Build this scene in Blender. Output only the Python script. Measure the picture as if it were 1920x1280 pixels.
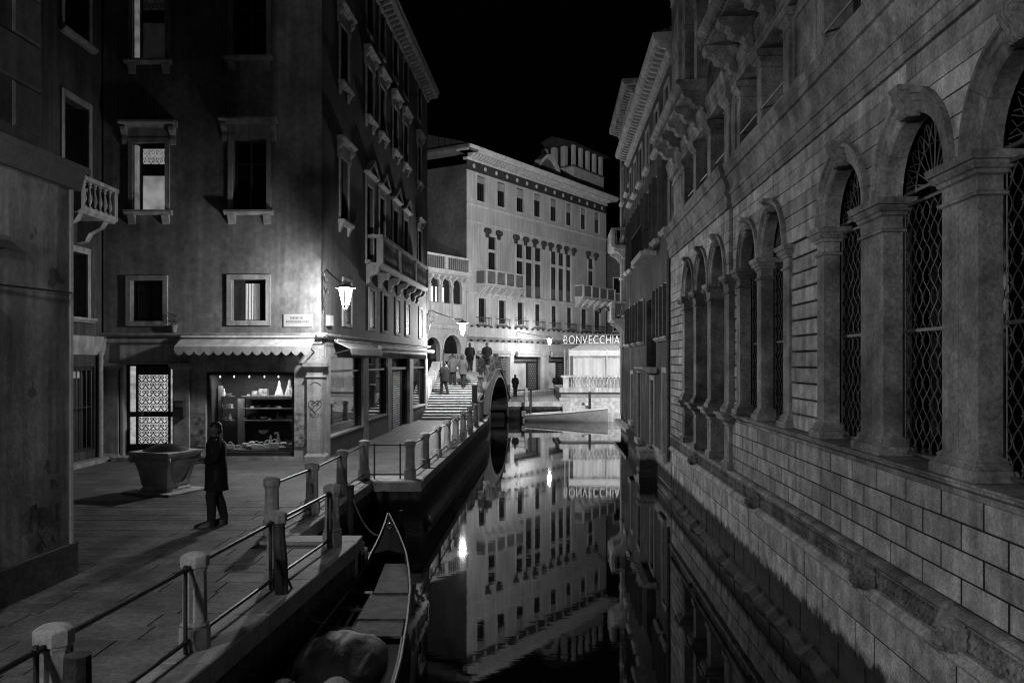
import bpy, math, random
from mathutils import Vector, Matrix
random.seed(7)
for o in list(bpy.data.objects): bpy.data.objects.remove(o)
SC = bpy.context.scene
COL = SC.collection
PI = math.pi
# ------------------------------------------------------------------ camera
CAMZ = 2.75
cam = bpy.data.cameras.new('camera'); cam.lens = 30.0; cam.sensor_width = 36.0
cam.shift_y = 37/1920; cam.clip_start = 0.1; cam.clip_end = 1500
camo = bpy.data.objects.new('camera', cam); COL.objects.link(camo)
camo.location = (0, 0, CAMZ); camo.rotation_euler = (PI/2, 0, 0)
SC.camera = camo
# ------------------------------------------------------------------ night sky
W = bpy.data.worlds.new('World'); SC.world = W; W.use_nodes = True
wn = W.node_tree.nodes; wl = W.node_tree.links
for n in list(wn): wn.remove(n)
sky = wn.new('ShaderNodeTexSky'); sky.sky_type = 'NISHITA'; sky.sun_disc = False
sky.sun_elevation = math.radians(-4); sky.sun_rotation = math.radians(200)
bw = wn.new('ShaderNodeRGBToBW'); bg = wn.new('ShaderNodeBackground'); wo = wn.new('ShaderNodeOutputWorld')
bg.inputs['Strength'].default_value = 0.03
wl.new(sky.outputs[0], bw.inputs[0]); wl.new(bw.outputs[0], bg.inputs[0]); wl.new(bg.outputs[0], wo.inputs[0])
# ------------------------------------------------------------------ exposure
SC.view_settings.view_transform = 'Standard'; SC.view_settings.look = 'None'
SC.view_settings.exposure = 0.0; SC.view_settings.gamma = 1.0
SC.view_settings.use_curve_mapping = False
SC.render.engine = 'CYCLES'
SC.cycles.use_denoising = True
SC.cycles.pixel_filter_type = 'BLACKMAN_HARRIS'; SC.cycles.filter_width = 1.15
SC.cycles.max_bounces = 6; SC.cycles.diffuse_bounces = 1; SC.cycles.glossy_bounces = 3
SC.cycles.transparent_max_bounces = 8
SC.cycles.sample_clamp_indirect = 4.0
SC.cycles.caustics_reflective = False; SC.cycles.caustics_refractive = False
# lamp power (watts of each lamp; the last three unseen: an assumed lamp, an added lamp, an added fill)
P_CORNER, P_BRIDGE, P_HOTEL, P_BACK_ASSUMED, P_QUAY_ADDED, P_FILL = 1600, 3600, 1400, 2500, 17000, 480

# ------------------------------------------------------------------ materials
MATS = {}
def mat(name, v, rough=.85, var=.25, sc=1.5, bump=.2, bsc=30, streak=0, rnd=0, spec=.3, metal=0,
        tide=None, brick=None, stain=0, peel=None):
    if name in MATS: return MATS[name]
    m = bpy.data.materials.new(name); m.use_nodes = True
    nt = m.node_tree; N = nt.nodes; L = nt.links
    b = N['Principled BSDF']
    b.inputs['Roughness'].default_value = rough; b.inputs['Metallic'].default_value = metal
    b.inputs['Specular IOR Level'].default_value = spec
    geo = N.new('ShaderNodeNewGeometry')
    def noise(scale, det=6, vec=None, ro=.55):
        t = N.new('ShaderNodeTexNoise'); t.inputs['Scale'].default_value = scale
        t.inputs['Detail'].default_value = det; t.inputs['Roughness'].default_value = ro
        L.new(vec if vec else geo.outputs['Position'], t.inputs['Vector']); return t.outputs['Fac']
    def rng(src, a, c, lo, hi):
        r = N.new('ShaderNodeMapRange'); L.new(src, r.inputs['Value'])
        for k, x in (('From Min', a), ('From Max', c), ('To Min', lo), ('To Max', hi)): r.inputs[k].default_value = x
        return r.outputs[0]
    def mul(a, c, op='MULTIPLY'):
        q = N.new('ShaderNodeMath'); q.operation = op
        for i, x in enumerate((a, c)):
            if isinstance(x, (int, float)): q.inputs[i].default_value = x
            else: L.new(x, q.inputs[i])
        return q.outputs[0]
    def mapped(s):
        mp = N.new('ShaderNodeMapping'); mp.inputs['Scale'].default_value = s
        L.new(geo.outputs['Position'], mp.inputs['Vector']); return mp.outputs[0]
    c = rng(noise(sc), .3, .7, v*(1-var), v*(1+var))
    c = mul(c, rng(noise(sc*9, 5), .3, .7, 1-var*.7, 1+var*.7))
    c = mul(c, rng(noise(70, 3, ro=.7), .3, .7, 1-var*.5, 1+var*.5))
    if streak:
        c = mul(c, rng(noise(1.0, 5, mapped((5, 5, .35))), .42, .62, 1-streak, 1.06))
    if stain:
        c = mul(c, rng(noise(.6, 5), .45, .62, 1, 1-stain))
    if peel:
        c = mul(c, rng(noise(peel[0], 8, ro=.6), peel[1], peel[1]+.015, 1, peel[2]))
    if rnd:
        oi = N.new('ShaderNodeObjectInfo'); c = mul(c, rng(oi.outputs['Random'], 0, 1, 1-rnd, 1+rnd))
    if brick:
        bt = N.new('ShaderNodeTexBrick'); bt.inputs['Scale'].default_value = 1.0
        bt.inputs['Brick Width'].default_value = brick[0]; bt.inputs['Row Height'].default_value = brick[1]
        bt.inputs['Mortar Size'].default_value = brick[2]
        bt.inputs['Color1'].default_value = (1, 1, 1, 1); bt.inputs['Color2'].default_value = (.72, .72, .72, 1)
        bt.inputs['Mortar'].default_value = (brick[3],)*3+(1,)
        cx = N.new('ShaderNodeSeparateXYZ'); L.new(geo.outputs['Position'], cx.inputs[0])
        cc = N.new('ShaderNodeCombineXYZ')
        if brick[4] == 'xy': L.new(cx.outputs[0], cc.inputs[0]); L.new(cx.outputs[1], cc.inputs[1])
        else:
            L.new(mul(cx.outputs[0], cx.outputs[1], 'ADD'), cc.inputs[0]); L.new(cx.outputs[2], cc.inputs[1])
        L.new(cc.outputs[0], bt.inputs['Vector'])
        r = N.new('ShaderNodeRGBToBW'); L.new(bt.outputs[0], r.inputs[0]); c = mul(c, r.outputs[0])
    if tide is not None:
        cz = N.new('ShaderNodeSeparateXYZ'); L.new(geo.outputs['Position'], cz.inputs[0])
        zz = mul(cz.outputs[2], rng(noise(5, 8, ro=.7), .3, .7, -.09, .09), 'ADD')
        c = mul(c, rng(zz, tide-.06, tide+.06, .07, 1))
        zr = rng(zz, -1.1, -.7, .3, rough); L.new(zr, b.inputs['Roughness'])
    L.new(c, b.inputs['Base Color'])
    if bump:
        bp = N.new('ShaderNodeBump'); bp.inputs['Strength'].default_value = bump; bp.inputs['Distance'].default_value = .02
        L.new(noise(bsc, 8, ro=.65), bp.inputs['Height']); L.new(bp.outputs[0], b.inputs['Normal'])
    MATS[name] = m; return m

def emit(name, v, s, var=0, sc=4, stretch=None):
    if name in MATS: return MATS[name]
    m = bpy.data.materials.new(name); m.use_nodes = True
    nt = m.node_tree; N = nt.nodes; L = nt.links
    b = N['Principled BSDF']; b.inputs['Base Color'].default_value = (.3, .3, .3, 1)
    b.inputs['Roughness'].default_value = .4
    b.inputs['Emission Color'].default_value = (v, v, v, 1); b.inputs['Emission Strength'].default_value = s
    if var:
        g = N.new('ShaderNodeNewGeometry'); mp = N.new('ShaderNodeMapping')
        mp.inputs['Scale'].default_value = stretch or (1, 1, 1)
        t = N.new('ShaderNodeTexNoise'); t.inputs['Scale'].default_value = sc; t.inputs['Detail'].default_value = 3
        r = N.new('ShaderNodeMapRange'); r.inputs[1].default_value = .35; r.inputs[2].default_value = .65
        r.inputs[3].default_value = s*(1-var); r.inputs[4].default_value = s*(1+var)
        L.new(g.outputs['Position'], mp.inputs[0]); L.new(mp.outputs[0], t.inputs['Vector']); L.new(t.outputs['Fac'], r.inputs[0])
        L.new(r.outputs[0], b.inputs['Emission Strength'])
    MATS[name] = m; return m

def lampglass():
    if 'lamp_glass' in MATS: return MATS['lamp_glass']
    m = bpy.data.materials.new('lamp_glass'); m.use_nodes = True
    nt = m.node_tree; N = nt.nodes; L = nt.links
    for n in list(N): N.remove(n)
    o = N.new('ShaderNodeOutputMaterial'); mx = N.new('ShaderNodeMixShader'); t = N.new('ShaderNodeBsdfTransparent'); e = N.new('ShaderNodeEmission')
    e.inputs[1].default_value = 4.0; mx.inputs[0].default_value = .35
    L.new(t.outputs[0], mx.inputs[1]); L.new(e.outputs[0], mx.inputs[2]); L.new(mx.outputs[0], o.inputs[0])
    MATS['lamp_glass'] = m; return m

def shopglass():
    if 'shop_glass' in MATS: return MATS['shop_glass']
    m = bpy.data.materials.new('shop_glass'); m.use_nodes = True
    nt = m.node_tree; N = nt.nodes; L = nt.links
    for n in list(N): N.remove(n)
    o = N.new('ShaderNodeOutputMaterial'); mx = N.new('ShaderNodeMixShader'); t = N.new('ShaderNodeBsdfTransparent'); g = N.new('ShaderNodeBsdfGlossy')
    f = N.new('ShaderNodeFresnel'); f.inputs[0].default_value = 1.5
    g.inputs['Roughness'].default_value = .02; t.inputs[0].default_value = (.85, .85, .85, 1)
    L.new(f.outputs[0], mx.inputs[0]); L.new(t.outputs[0], mx.inputs[1]); L.new(g.outputs[0], mx.inputs[2]); L.new(mx.outputs[0], o.inputs[0])
    MATS['shop_glass'] = m; return m

def watermat():
    m = bpy.data.materials.new('canal_water'); m.use_nodes = True
    nt = m.node_tree; N = nt.nodes; L = nt.links
    b = N['Principled BSDF']; b.inputs['Base Color'].default_value = (.004, .004, .004, 1)
    b.inputs['Roughness'].default_value = .025; b.inputs['IOR'].default_value = 1.42; b.inputs['Specular IOR Level'].default_value = .55
    g = N.new('ShaderNodeNewGeometry')
    def nz(s, sc, det):
        mp = N.new('ShaderNodeMapping'); mp.inputs['Scale'].default_value = s
        t = N.new('ShaderNodeTexNoise'); t.inputs['Scale'].default_value = sc; t.inputs['Detail'].default_value = det
        L.new(g.outputs['Position'], mp.inputs[0]); L.new(mp.outputs[0], t.inputs['Vector']); return t.outputs['Fac']
    b1 = N.new('ShaderNodeBump'); b1.inputs['Strength'].default_value = .035; b1.inputs['Distance'].default_value = .05
    b2 = N.new('ShaderNodeBump'); b2.inputs['Strength'].default_value = .025; b2.inputs['Distance'].default_value = .02
    L.new(nz((.5, 1, 1), .7, 2), b1.inputs['Height']); L.new(nz((.6, 1, 1), 5, 3), b2.inputs['Height'])
    L.new(b1.outputs[0], b2.inputs['Normal']); L.new(b2.outputs[0], b.inputs['Normal'])
    return m

ISTRIA = lambda: mat('istrian_stone', .31, var=.5, sc=2.6, streak=.2, rnd=.16, bump=.8, bsc=26, stain=.5)
BLOCKM = lambda: mat('ashlar_stone', .48, var=.42, sc=3.2, streak=.25, rnd=.3, bump=.7, bsc=30, stain=.2)
BASEM = lambda: mat('base_stone', .46, var=.5, sc=3.4, streak=.12, rnd=.25, bump=.9, bsc=18, tide=-.52)
DARKIRON = lambda: mat('dark_iron', .03, rough=.45, var=.3, spec=.5, bump=.1)
IRONGREY = lambda: mat('weathered_iron', .08, rough=.5, var=.4, spec=.5, bump=.1, sc=6)
DGLASS = lambda: mat('dark_window_glass', .008, rough=.12, var=.2, spec=.5, bump=0)
WHITEST = lambda: mat('white_stone', .5, var=.22, sc=3, streak=.3, bump=.25)
SHUT = lambda: mat('painted_shutter', .10, rough=.6, var=.3, sc=5, streak=.3)
DARKWOOD = lambda: mat('dark_wood', .035, rough=.6, var=.4, sc=5, streak=.4)

# ------------------------------------------------------------------ frames and mesh builder
class Fr:
    def __init__(s, o, u, n):
        s.o = Vector((o[0], o[1], 0)); s.u = Vector((u[0], u[1], 0)).normalized(); s.n = Vector((n[0], n[1], 0)).normalized()
        s.rz = math.atan2(s.n.y, s.n.x) - PI/2
    def p(s, u, n, z): return s.o + s.u*u + s.n*n + Vector((0, 0, z))
    def sh(s, dn): 
        f = Fr((0, 0), s.u, s.n); f.o = s.o + s.n*dn; return f
XY = Fr((0, 0), (1, 0), (0, 1))

class MB:
    def __init__(s): s.v = []; s.f = []
    def add(s, vs, fs):
        b = len(s.v); s.v += [tuple(x) for x in vs]; s.f += [tuple(b+i for i in f) for f in fs]; return s
    def box(s, u0, u1, n0, n1, z0, z1):
        return s.add([(u0,n0,z0),(u1,n0,z0),(u1,n1,z0),(u0,n1,z0),(u0,n0,z1),(u1,n0,z1),(u1,n1,z1),(u0,n1,z1)],
              [(0,3,2,1),(4,5,6,7),(0,1,5,4),(1,2,6,5),(2,3,7,6),(3,0,4,7)])
    def cbox(s, u0, u1, n0, n1, z0, z1, c=.012):   # block with chamfered front edges (front = +n)
        m = n1-c
        return s.add([(u0,n0,z0),(u1,n0,z0),(u1,n0,z1),(u0,n0,z1),(u0,m,z0),(u1,m,z0),(u1,m,z1),(u0,m,z1),
                      (u0+c,n1,z0+c),(u1-c,n1,z0+c),(u1-c,n1,z1-c),(u0+c,n1,z1-c)],
              [(0,1,5,4),(1,2,6,5),(2,3,7,6),(3,0,4,7),(4,5,9,8),(5,6,10,9),(6,7,11,10),(7,4,8,11),(8,9,10,11)])
    def tbox(s, u0, u1, n0, n1, z0, z1, c=.01):    # slab with chamfered top edges (top = +z)
        m = z1-c
        return s.add([(u0,n0,z0),(u1,n0,z0),(u1,n1,z0),(u0,n1,z0),(u0,n0,m),(u1,n0,m),(u1,n1,m),(u0,n1,m),
                      (u0+c,n0+c,z1),(u1-c,n0+c,z1),(u1-c,n1-c,z1),(u0+c,n1-c,z1)],
              [(0,1,5,4),(1,2,6,5),(2,3,7,6),(3,0,4,7),(4,5,9,8),(5,6,10,9),(6,7,11,10),(7,4,8,11),(8,9,10,11)])
    def quad(s, *p): return s.add(p, [tuple(range(len(p)))])
    def rloft(s, u0, u1, n0, n1, prof):
        vs = []; fs = []
        for z, o in prof: vs += [(u0-o,n0-o,z),(u1+o,n0-o,z),(u1+o,n1+o,z),(u0-o,n1+o,z)]
        for i in range(len(prof)-1):
            for j in range(4): a = i*4+j; c = i*4+(j+1) % 4; fs.append((a, c, c+4, a+4))
        k = len(prof)*4-4; fs += [(3,2,1,0), (k,k+1,k+2,k+3)]
        return s.add(vs, fs)
    def sweep(s, prof, u0, u1):                    # closed (n,z) profile along u
        k = len(prof); vs = [(u0,n,z) for n, z in prof]+[(u1,n,z) for n, z in prof]
        fs = [(i,(i+1) % k,(i+1) % k+k,i+k) for i in range(k)]+[tuple(range(k-1,-1,-1)), tuple(range(k,2*k))]
        return s.add(vs, fs)
    def plate(s, poly, n0, n1):                    # (u,z) outline extruded in n
        k = len(poly); vs = [(u,n0,z) for u, z in poly]+[(u,n1,z) for u, z in poly]
        fs = [(i,(i+1) % k,(i+1) % k+k,i+k) for i in range(k)]+[tuple(range(k-1,-1,-1)), tuple(range(k,2*k))]
        return s.add(vs, fs)
    def slab(s, poly, z0, z1):                     # (u,n) outline extruded in z
        k = len(poly); vs = [(u,n,z0) for u, n in poly]+[(u,n,z1) for u, n in poly]
        fs = [(i,(i+1) % k,(i+1) % k+k,i+k) for i in range(k)]+[tuple(range(k-1,-1,-1)), tuple(range(k,2*k))]
        return s.add(vs, fs)
    def arc(s, prof, uc, zc, a0, a1, seg=14):      # closed (r,n) profile swept about (uc,zc)
        k = len(prof); vs = []; fs = []
        for i in range(seg+1):
            a = a0+(a1-a0)*i/seg
            for r, n in prof: vs.append((uc+r*math.cos(a), n, zc+r*math.sin(a)))
        for i in range(seg):
            for j in range(k): p = i*k+j; q = i*k+(j+1) % k; fs.append((p,q,q+k,p+k))
        fs += [tuple(range(k-1,-1,-1)), tuple(range(seg*k, seg*k+k))]
        return s.add(vs, fs)
    def tube(s, pts, r, k=5, rr=None, cap=True):
        P = [Vector(p) for p in pts]; vs = []; fs = []
        up = Vector((0,0,1)); 
        d0 = (P[1]-P[0]).normalized()
        a = d0.cross(up) if abs(d0.z) < .9 else d0.cross(Vector((1,0,0)))
        a.normalize()
        for i, p in enumerate(P):
            d = (P[min(i+1,len(P)-1)]-P[max(i-1,0)])
            if d.length < 1e-9: d = d0.copy()
            d.normalize()
            a = a-d*a.dot(d)
            if a.length < 1e-6: a = d.cross(Vector((.3,.5,.8)))
            a.normalize(); b = d.cross(a)
            R = rr[i] if rr else r
            for j in range(k): t = 2*PI*j/k; vs.append(tuple(p+a*(R*math.cos(t))+b*(R*math.sin(t))))
        for i in range(len(P)-1):
            for j in range(k): p = i*k+j; q = i*k+(j+1) % k; fs.append((p,q,q+k,p+k))
        if cap: fs += [tuple(range(k-1,-1,-1)), tuple(range((len(P)-1)*k, len(P)*k))]
        return s.add(vs, fs)
    def lathe(s, prof, cu=0, cn=0, k=12, sq=None):
        vs = []; fs = []
        for r, z in prof:
            for j in range(k):
                t = 2*PI*(j+.5)/k; vs.append((cu+r*math.cos(t), cn+r*math.sin(t), z))
        for i in range(len(prof)-1):
            for j in range(k): p = i*k+j; q = i*k+(j+1) % k; fs.append((p,q,q+k,p+k))
        fs += [tuple(range(k-1,-1,-1)), tuple(range((len(prof)-1)*k, len(prof)*k))]
        return s.add(vs, fs)
    def ell(s, c, r, k=12, m=8):
        prof = [(math.sin(PI*i/m), -math.cos(PI*i/m)) for i in range(m+1)]
        vs = []; fs = []
        for a, z in prof:
            for j in range(k): t = 2*PI*j/k; vs.append((c[0]+r[0]*a*math.cos(t), c[1]+r[1]*a*math.sin(t), c[2]+r[2]*z))
        for i in range(m):
            for j in range(k): p = i*k+j; q = i*k+(j+1) % k; fs.append((p,q,q+k,p+k))
        return s.add(vs, fs)
    def loft(s, rings, cap=True):                  # list of rings of equal point count
        k = len(rings[0]); vs = [p for r in rings for p in r]; fs = []
        for i in range(len(rings)-1):
            for j in range(k): p = i*k+j; q = i*k+(j+1) % k; fs.append((p,q,q+k,p+k))
        if cap: fs += [tuple(range(k-1,-1,-1)), tuple(range((len(rings)-1)*k, len(rings)*k))]
        return s.add(vs, fs)
    def mesh(s, name, m, fr=None, off=None, smooth=False):
        me = bpy.data.meshes.new(name)
        vs = s.v
        if fr: vs = [fr.p(*x) for x in vs]
        if off is not None: vs = [Vector(x)-off for x in vs]
        me.from_pydata([tuple(x) for x in vs], [], s.f); me.update()
        if m: me.materials.append(m)
        if smooth:
            for p in me.polygons: p.use_smooth = True
            me.set_sharp_from_angle(angle=math.radians(38))
        return me

ROOT = {}
def thing(name, label, cat, loc, group=None, kind=None):
    o = bpy.data.objects.new(name, None); COL.objects.link(o); o.location = loc; o.empty_display_size = .1
    if label: o['label'] = label
    if cat: o['category'] = cat
    if group: o['group'] = group
    if kind: o['kind'] = kind
    ROOT[o.name] = Vector(loc); return o
def part(name, mb, m, parent, fr=None, smooth=False, label=None, kind=None):
    off = ROOT[parent.name]
    o = bpy.data.objects.new(name, mb.mesh(name, m, fr, off, smooth)); COL.objects.link(o); o.parent = parent
    ROOT[o.name] = off
    if label: o['label'] = label
    if kind: o['kind'] = kind
    return o
def put(name, me, parent, fr, u, n, z, s=None):    # placed copy sharing mesh data, local +y = frame normal
    o = bpy.data.objects.new(name, me); COL.objects.link(o); o.parent = parent
    o.location = fr.p(u, n, z)-ROOT[parent.name]; o.rotation_euler = (0, 0, fr.rz)
    if s: o.scale = s
    ROOT[o.name] = fr.p(u, n, z); return o
def sub(name, me, parent):                          # shares the parent's local space
    o = bpy.data.objects.new(name, me); COL.objects.link(o); o.parent = parent; return o
def solo(name, mb, m, label, cat, fr=None, group=None, kind=None, smooth=False, loc=None):
    if loc is None:
        vs = [fr.p(*x) for x in mb.v] if fr else [Vector(x) for x in mb.v]
        k = len(vs); loc = sum(vs, Vector())/k; loc.z = min(x.z for x in vs)
    o = bpy.data.objects.new(name, mb.mesh(name, m, fr, Vector(loc), smooth)); COL.objects.link(o); o.location = loc
    if label: o['label'] = label
    if cat: o['category'] = cat
    if group: o['group'] = group
    if kind: o['kind'] = kind
    ROOT[o.name] = Vector(loc); return o

def holes_wall(mb, u0, u1, z0, z1, holes, n1=0, depth=.35):
    us = sorted({u0, u1, *[min(max(x, u0), u1) for h in holes for x in h[:2]]})
    zs = sorted({z0, z1, *[min(max(x, z0), z1) for h in holes for x in h[2:4]]})
    for i in range(len(us)-1):
        for j in range(len(zs)-1):
            a, b, c, d = us[i], us[i+1], zs[j], zs[j+1]
            mu, mz = (a+b)/2, (c+d)/2
            if any(h[0] < mu < h[1] and h[2] < mz < h[3] for h in holes): continue
            mb.quad((a,n1,c),(b,n1,c),(b,n1,d),(a,n1,d))
    for a, b, c, d in [h[:4] for h in holes]:
        m = n1-depth
        mb.quad((a,n1,c),(a,m,c),(a,m,d),(a,n1,d)); mb.quad((b,n1,c),(b,n1,d),(b,m,d),(b,m,c))
        mb.quad((a,n1,d),(a,m,d),(b,m,d),(b,n1,d)); mb.quad((a,n1,c),(b,n1,c),(b,m,c),(a,m,c))
    return mb

def window(parent, fr, uc, z0, w, h, stone, fw=.13, hood=None, sill='br', pane=None, dp=.22, proud=.05, shut=None, bars=True):
    a, b, c, d = uc-w/2, uc+w/2, z0, z0+h
    m = MB(); m.box(a-fw, a, -.03, proud, c, d); m.box(b, b+fw, -.03, proud, c, d); m.box(a-fw, b+fw, -.03, proud+.003, d, d+fw)
    if sill is None: m.box(a-fw, b+fw, -.03, proud+.003, c-fw, c)
    wp = part('window', m, stone, parent, fr)
    p = MB().box(a, b, -dp-.03, -dp, c, d); part('pane', p, pane or DGLASS(), wp, fr)
    if bars:
        g = MB()
        g.box(a, a+.06, -dp, -dp+.05, c, d); g.box(b-.06, b, -dp, -dp+.05, c, d); g.box(uc-.03, uc+.03, -dp, -dp+.05, c, d)
        g.box(a, b, -dp, -dp+.045, d-.06, d); g.box(a, b, -dp, -dp+.045, c, c+.07); g.box(a, b, -dp, -dp+.045, c+h*.66, c+h*.66+.04)
        part('sash', g, DARKWOOD(), wp, fr)
    if sill:
        s = MB(); s.sweep([(-.1,c-.13),(proud+.06,c-.13),(proud+.1,c-.09),(proud+.14,c-.06),(proud+.14,c-.002),(-.1,c-.002)], a-fw-.08, b+fw+.08)
        if sill == 'br':
            for q in (a-fw*.2, b+fw*.2):
                s.sweep([(-.02,c-.4),(.03,c-.36),(.07,c-.25),(.13,c-.131),(-.02,c-.131)], q-.1, q+.1)
        part('sill', s, stone, wp, fr)
    if hood == 'flat':
        s = MB(); t = d+fw
        s.box(a-fw, b+fw, -.02, proud-.01, t+.003, t+.28)
        s.sweep([(-.02,t+.283),(.08,t+.283),(.12,t+.33),(.2,t+.37),(.24,t+.39),(.24,t+.45),(-.02,t+.45)], a-fw-.22, b+fw+.22)
        for q in (a-fw-.09, b+fw+.09):
            s.sweep([(-.02,t-.2),(.03,t-.18),(.06,t-.05),(.05,t+.08),(.16,t+.2),(.18,t+.281),(-.02,t+.281)], q-.08, q+.08)
        part('hood', s, stone, wp, fr)
    if hood == 'ped':
        s = MB(); t = d+fw
        s.box(a-fw, b+fw, -.02, proud-.01, t+.003, t+.2)
        s.sweep([(-.02,t+.203),(.08,t+.203),(.2,t+.26),(.2,t+.3),(-.02,t+.3)], a-fw-.18, b+fw+.18)
        A, B, T = a-fw-.18, b+fw+.18, t+.303
        s.plate([(A,T),(A+.14,T),(uc,T+.36),(B-.14,T),(B,T),(uc,T+.5)], -.02, .22)
        s.plate([(A+.14,T+.002),(B-.14,T+.002),(uc,T+.358)], -.02, .06)
        part('hood', s, stone, wp, fr)
    if shut is not None:
        for sg, e in ((-1, a), (1, b)):
            s = MB()
            if shut == 'closed':
                x0, x1 = (e, uc-.006) if sg < 0 else (uc+.006, e)
                s.cbox(x0+.01, x1-.01, -.08, .0, c+.01, d-.01, .008)
                n = 10
                for i in range(n):
                    zz = c+.08+(h-.16)*i/n; s.box(x0+.05, x1-.05, -.03, .012, zz, zz+(h-.16)/n*.55)
            elif shut == 'open':
                x0, x1 = (e-w/2-.02, e-.02) if sg < 0 else (e+.02, e+w/2+.02)
                s.cbox(x0, x1, proud+.01, proud+.05, c, d, .008)
            elif shut == 'ajar':
                s.box(e-.02, e+.02, -.05, .24, c+.01, d-.01)
            part('shutter', s, SHUT(), wp, fr)
    return wp
def hole(uc, z0, w, h): return (uc-w/2, uc+w/2, z0, z0+h)

def baluster_mesh(name, h, m, k=8):
    r = .3*h*.28
    return MB().lathe([(r*.9,0),(r*.9,h*.08),(r*.5,h*.1),(r*.45,h*.16),(r*.95,h*.3),(r,h*.38),(r*.7,h*.52),(r*.42,h*.7),(r*.4,h*.8),(r*.75,h*.86),(r*.45,h*.9),(r*.9,h*.93),(r*.9,h)], k=k).mesh(name, m, smooth=True)
# ================================================================== setting: bed, water, land
WATER = -1.15
R = Fr((3.545, 0), (.046, 1), (-1, .046))          # right bank: u = distance along the canal, n = towards the water
def edgeX(d):                                       # left quay edge (water side)
    if d < 12.95: return -3.19+.077*(d-5.94)+.27
    return -2.24+.046*(d-21.9)+.22
bed = MB().box(-250, 250, -120, 380, -2.9, -2.6)
solo('canal_bed', bed, mat('canal_mud', .03), None, None, kind='structure', loc=(0, 0, -2.9))
wat = MB().quad((-120,-25,WATER),(120,-25,WATER),(120,75,WATER),(-120,75,WATER))
solo('canal_water', wat, watermat(), None, None, kind='structure', loc=(0, 20, WATER))

# ================================================================== right palazzo
pal = thing('palazzo', 'pale stone palazzo with tall grilled arches rising straight from the canal', 'palazzo', R.p(10, 0, WATER))
ST, BL, BS = ISTRIA(), BLOCKM(), BASEM()
ARC = [(5.67,7.03),(7.68,9.04),(9.70,11.01),(12.95,14.30),(14.60,15.90)]
PIL = [(4.9,5.67),(7.03,7.68),(9.04,9.70),(11.01,11.29),(12.62,12.95),(14.30,14.60),(15.90,16.2)]
PARC = [(17.0,18.47),(18.85,20.31),(20.69,22.1)]
PPIL = [(16.55,17.0),(18.47,18.85),(20.31,20.69),(22.1,22.45)]
U0, UP, U1 = 2.0, 16.55, 24.6
wallm = mat('mortar', .018, var=.4)
m = MB()
m.box(U0, UP, -.7, .026, .2, 1.6); m.box(U0, UP, -.7, .068, -2.5, .169)                 # core below the ledge
m.box(UP, U1, -.9, .068, -2.5, .16)
m.box(22.45, U1, -.9, .09, .66, 4.42); m.box(22.45, U1, -.9, .0, .16, 5.7)
m.box(11.3, 12.61, -.6, -.09, 1.6, 5.71); m.box(16.21, UP, -.6, -.09, 1.6, 5.71); m.box(U0, 4.9, -.6, -.01, 1.6, 5.71)
m.box(U0, U1, -.95, -.42, 5.4, 8.0); m.box(U0, U1, -.95, -.45, 8.0, 16.5)
m.box(U0, U1, -6, -5.8, -2.5, 16.5); m.box(U1-.1, U1, -6, -.45, -2.5, 16.5); m.box(U0, U1, -6, -.95, 16.3, 16.5)
m.box(U0, U1, -6, -.9, 5.3, 5.4); m.box(U0, U1, -6, -.9, 1.0, 1.1); m.box(U0, U0+.1, -6, -.5, -2.5, 16.5)
part('wall', m, wallm, pal, R)
# submerged footing with weed
m = MB(); pts = []
for i in range(90):
    u = U0+(U1-U0)*i/89; pts.append(u)
rings = []
for u in pts:
    j = random.uniform(-.02, .05); k = random.uniform(-.04, .04)
    rings.append([(u,0,-2.4),(u,.3+j,-2.4),(u,.26+j,-1.12+k),(u,.14+j*.5,-1.02+k),(u,0,-.98)])
m.loft(rings); part('footing', m, mat('weedy_stone', .02, rough=.75, var=.6, sc=9, bump=.9, bsc=22), pal, R)
# large base blocks in courses
zc = [.17, -.2, -.62, -1.03, -1.35]
for k in range(4):
    u = U0+random.uniform(0, .4)
    while u < U1-.05:
        w = random.uniform(.55, 1.05); e = min(u+w, U1)
        if U1-e < .3: e = U1
        n1 = .08+random.uniform(-.004, .004)
        part('base_block', MB().cbox(u+random.uniform(.012,.022), e-random.uniform(.012,.022), -.12, n1, zc[k+1]+.009, zc[k]-.009, .009), BS, pal, R)
        u = e
# string course with guilloche frieze
m = MB()
m.sweep([(-.02,.171),(.10,.171),(.15,.2),(.165,.235),(.15,.27),(.11,.3),(.11,.318),(-.02,.318)], U0, U1); part('lower_moulding', m, BS, pal, R)
part('frieze', MB().box(U0, U1, -.05, .055, .318, .55), ST, pal, R)
m = MB(); m.sweep([(-.02,.55),(.07,.55),(.12,.565),(.145,.6),(.13,.635),(.09,.65),(-.02,.65)], U0, U1); part('upper_moulding', m, ST, pal, R)
ringme = MB()
pts = [(.062*math.cos(t), .008*math.sin(2*t), .095*math.sin(t)) for t in [2*PI*i/12 for i in range(13)]]
ringme.tube(pts, .02, 5, cap=False); ringme.ell((0, 0, 0), (.02, .02, .035), 6, 4)
ringme = ringme.mesh('guilloche_ring', ST, smooth=True)
u = 6.2; LION = [7.35, 9.37, 14.45, 20.5]
while u < U1-.1:
    if all(abs(u-q) > .26 for q in LION): put('guilloche_ring', ringme, pal, R, u, .062, .434)
    u += .098
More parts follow.
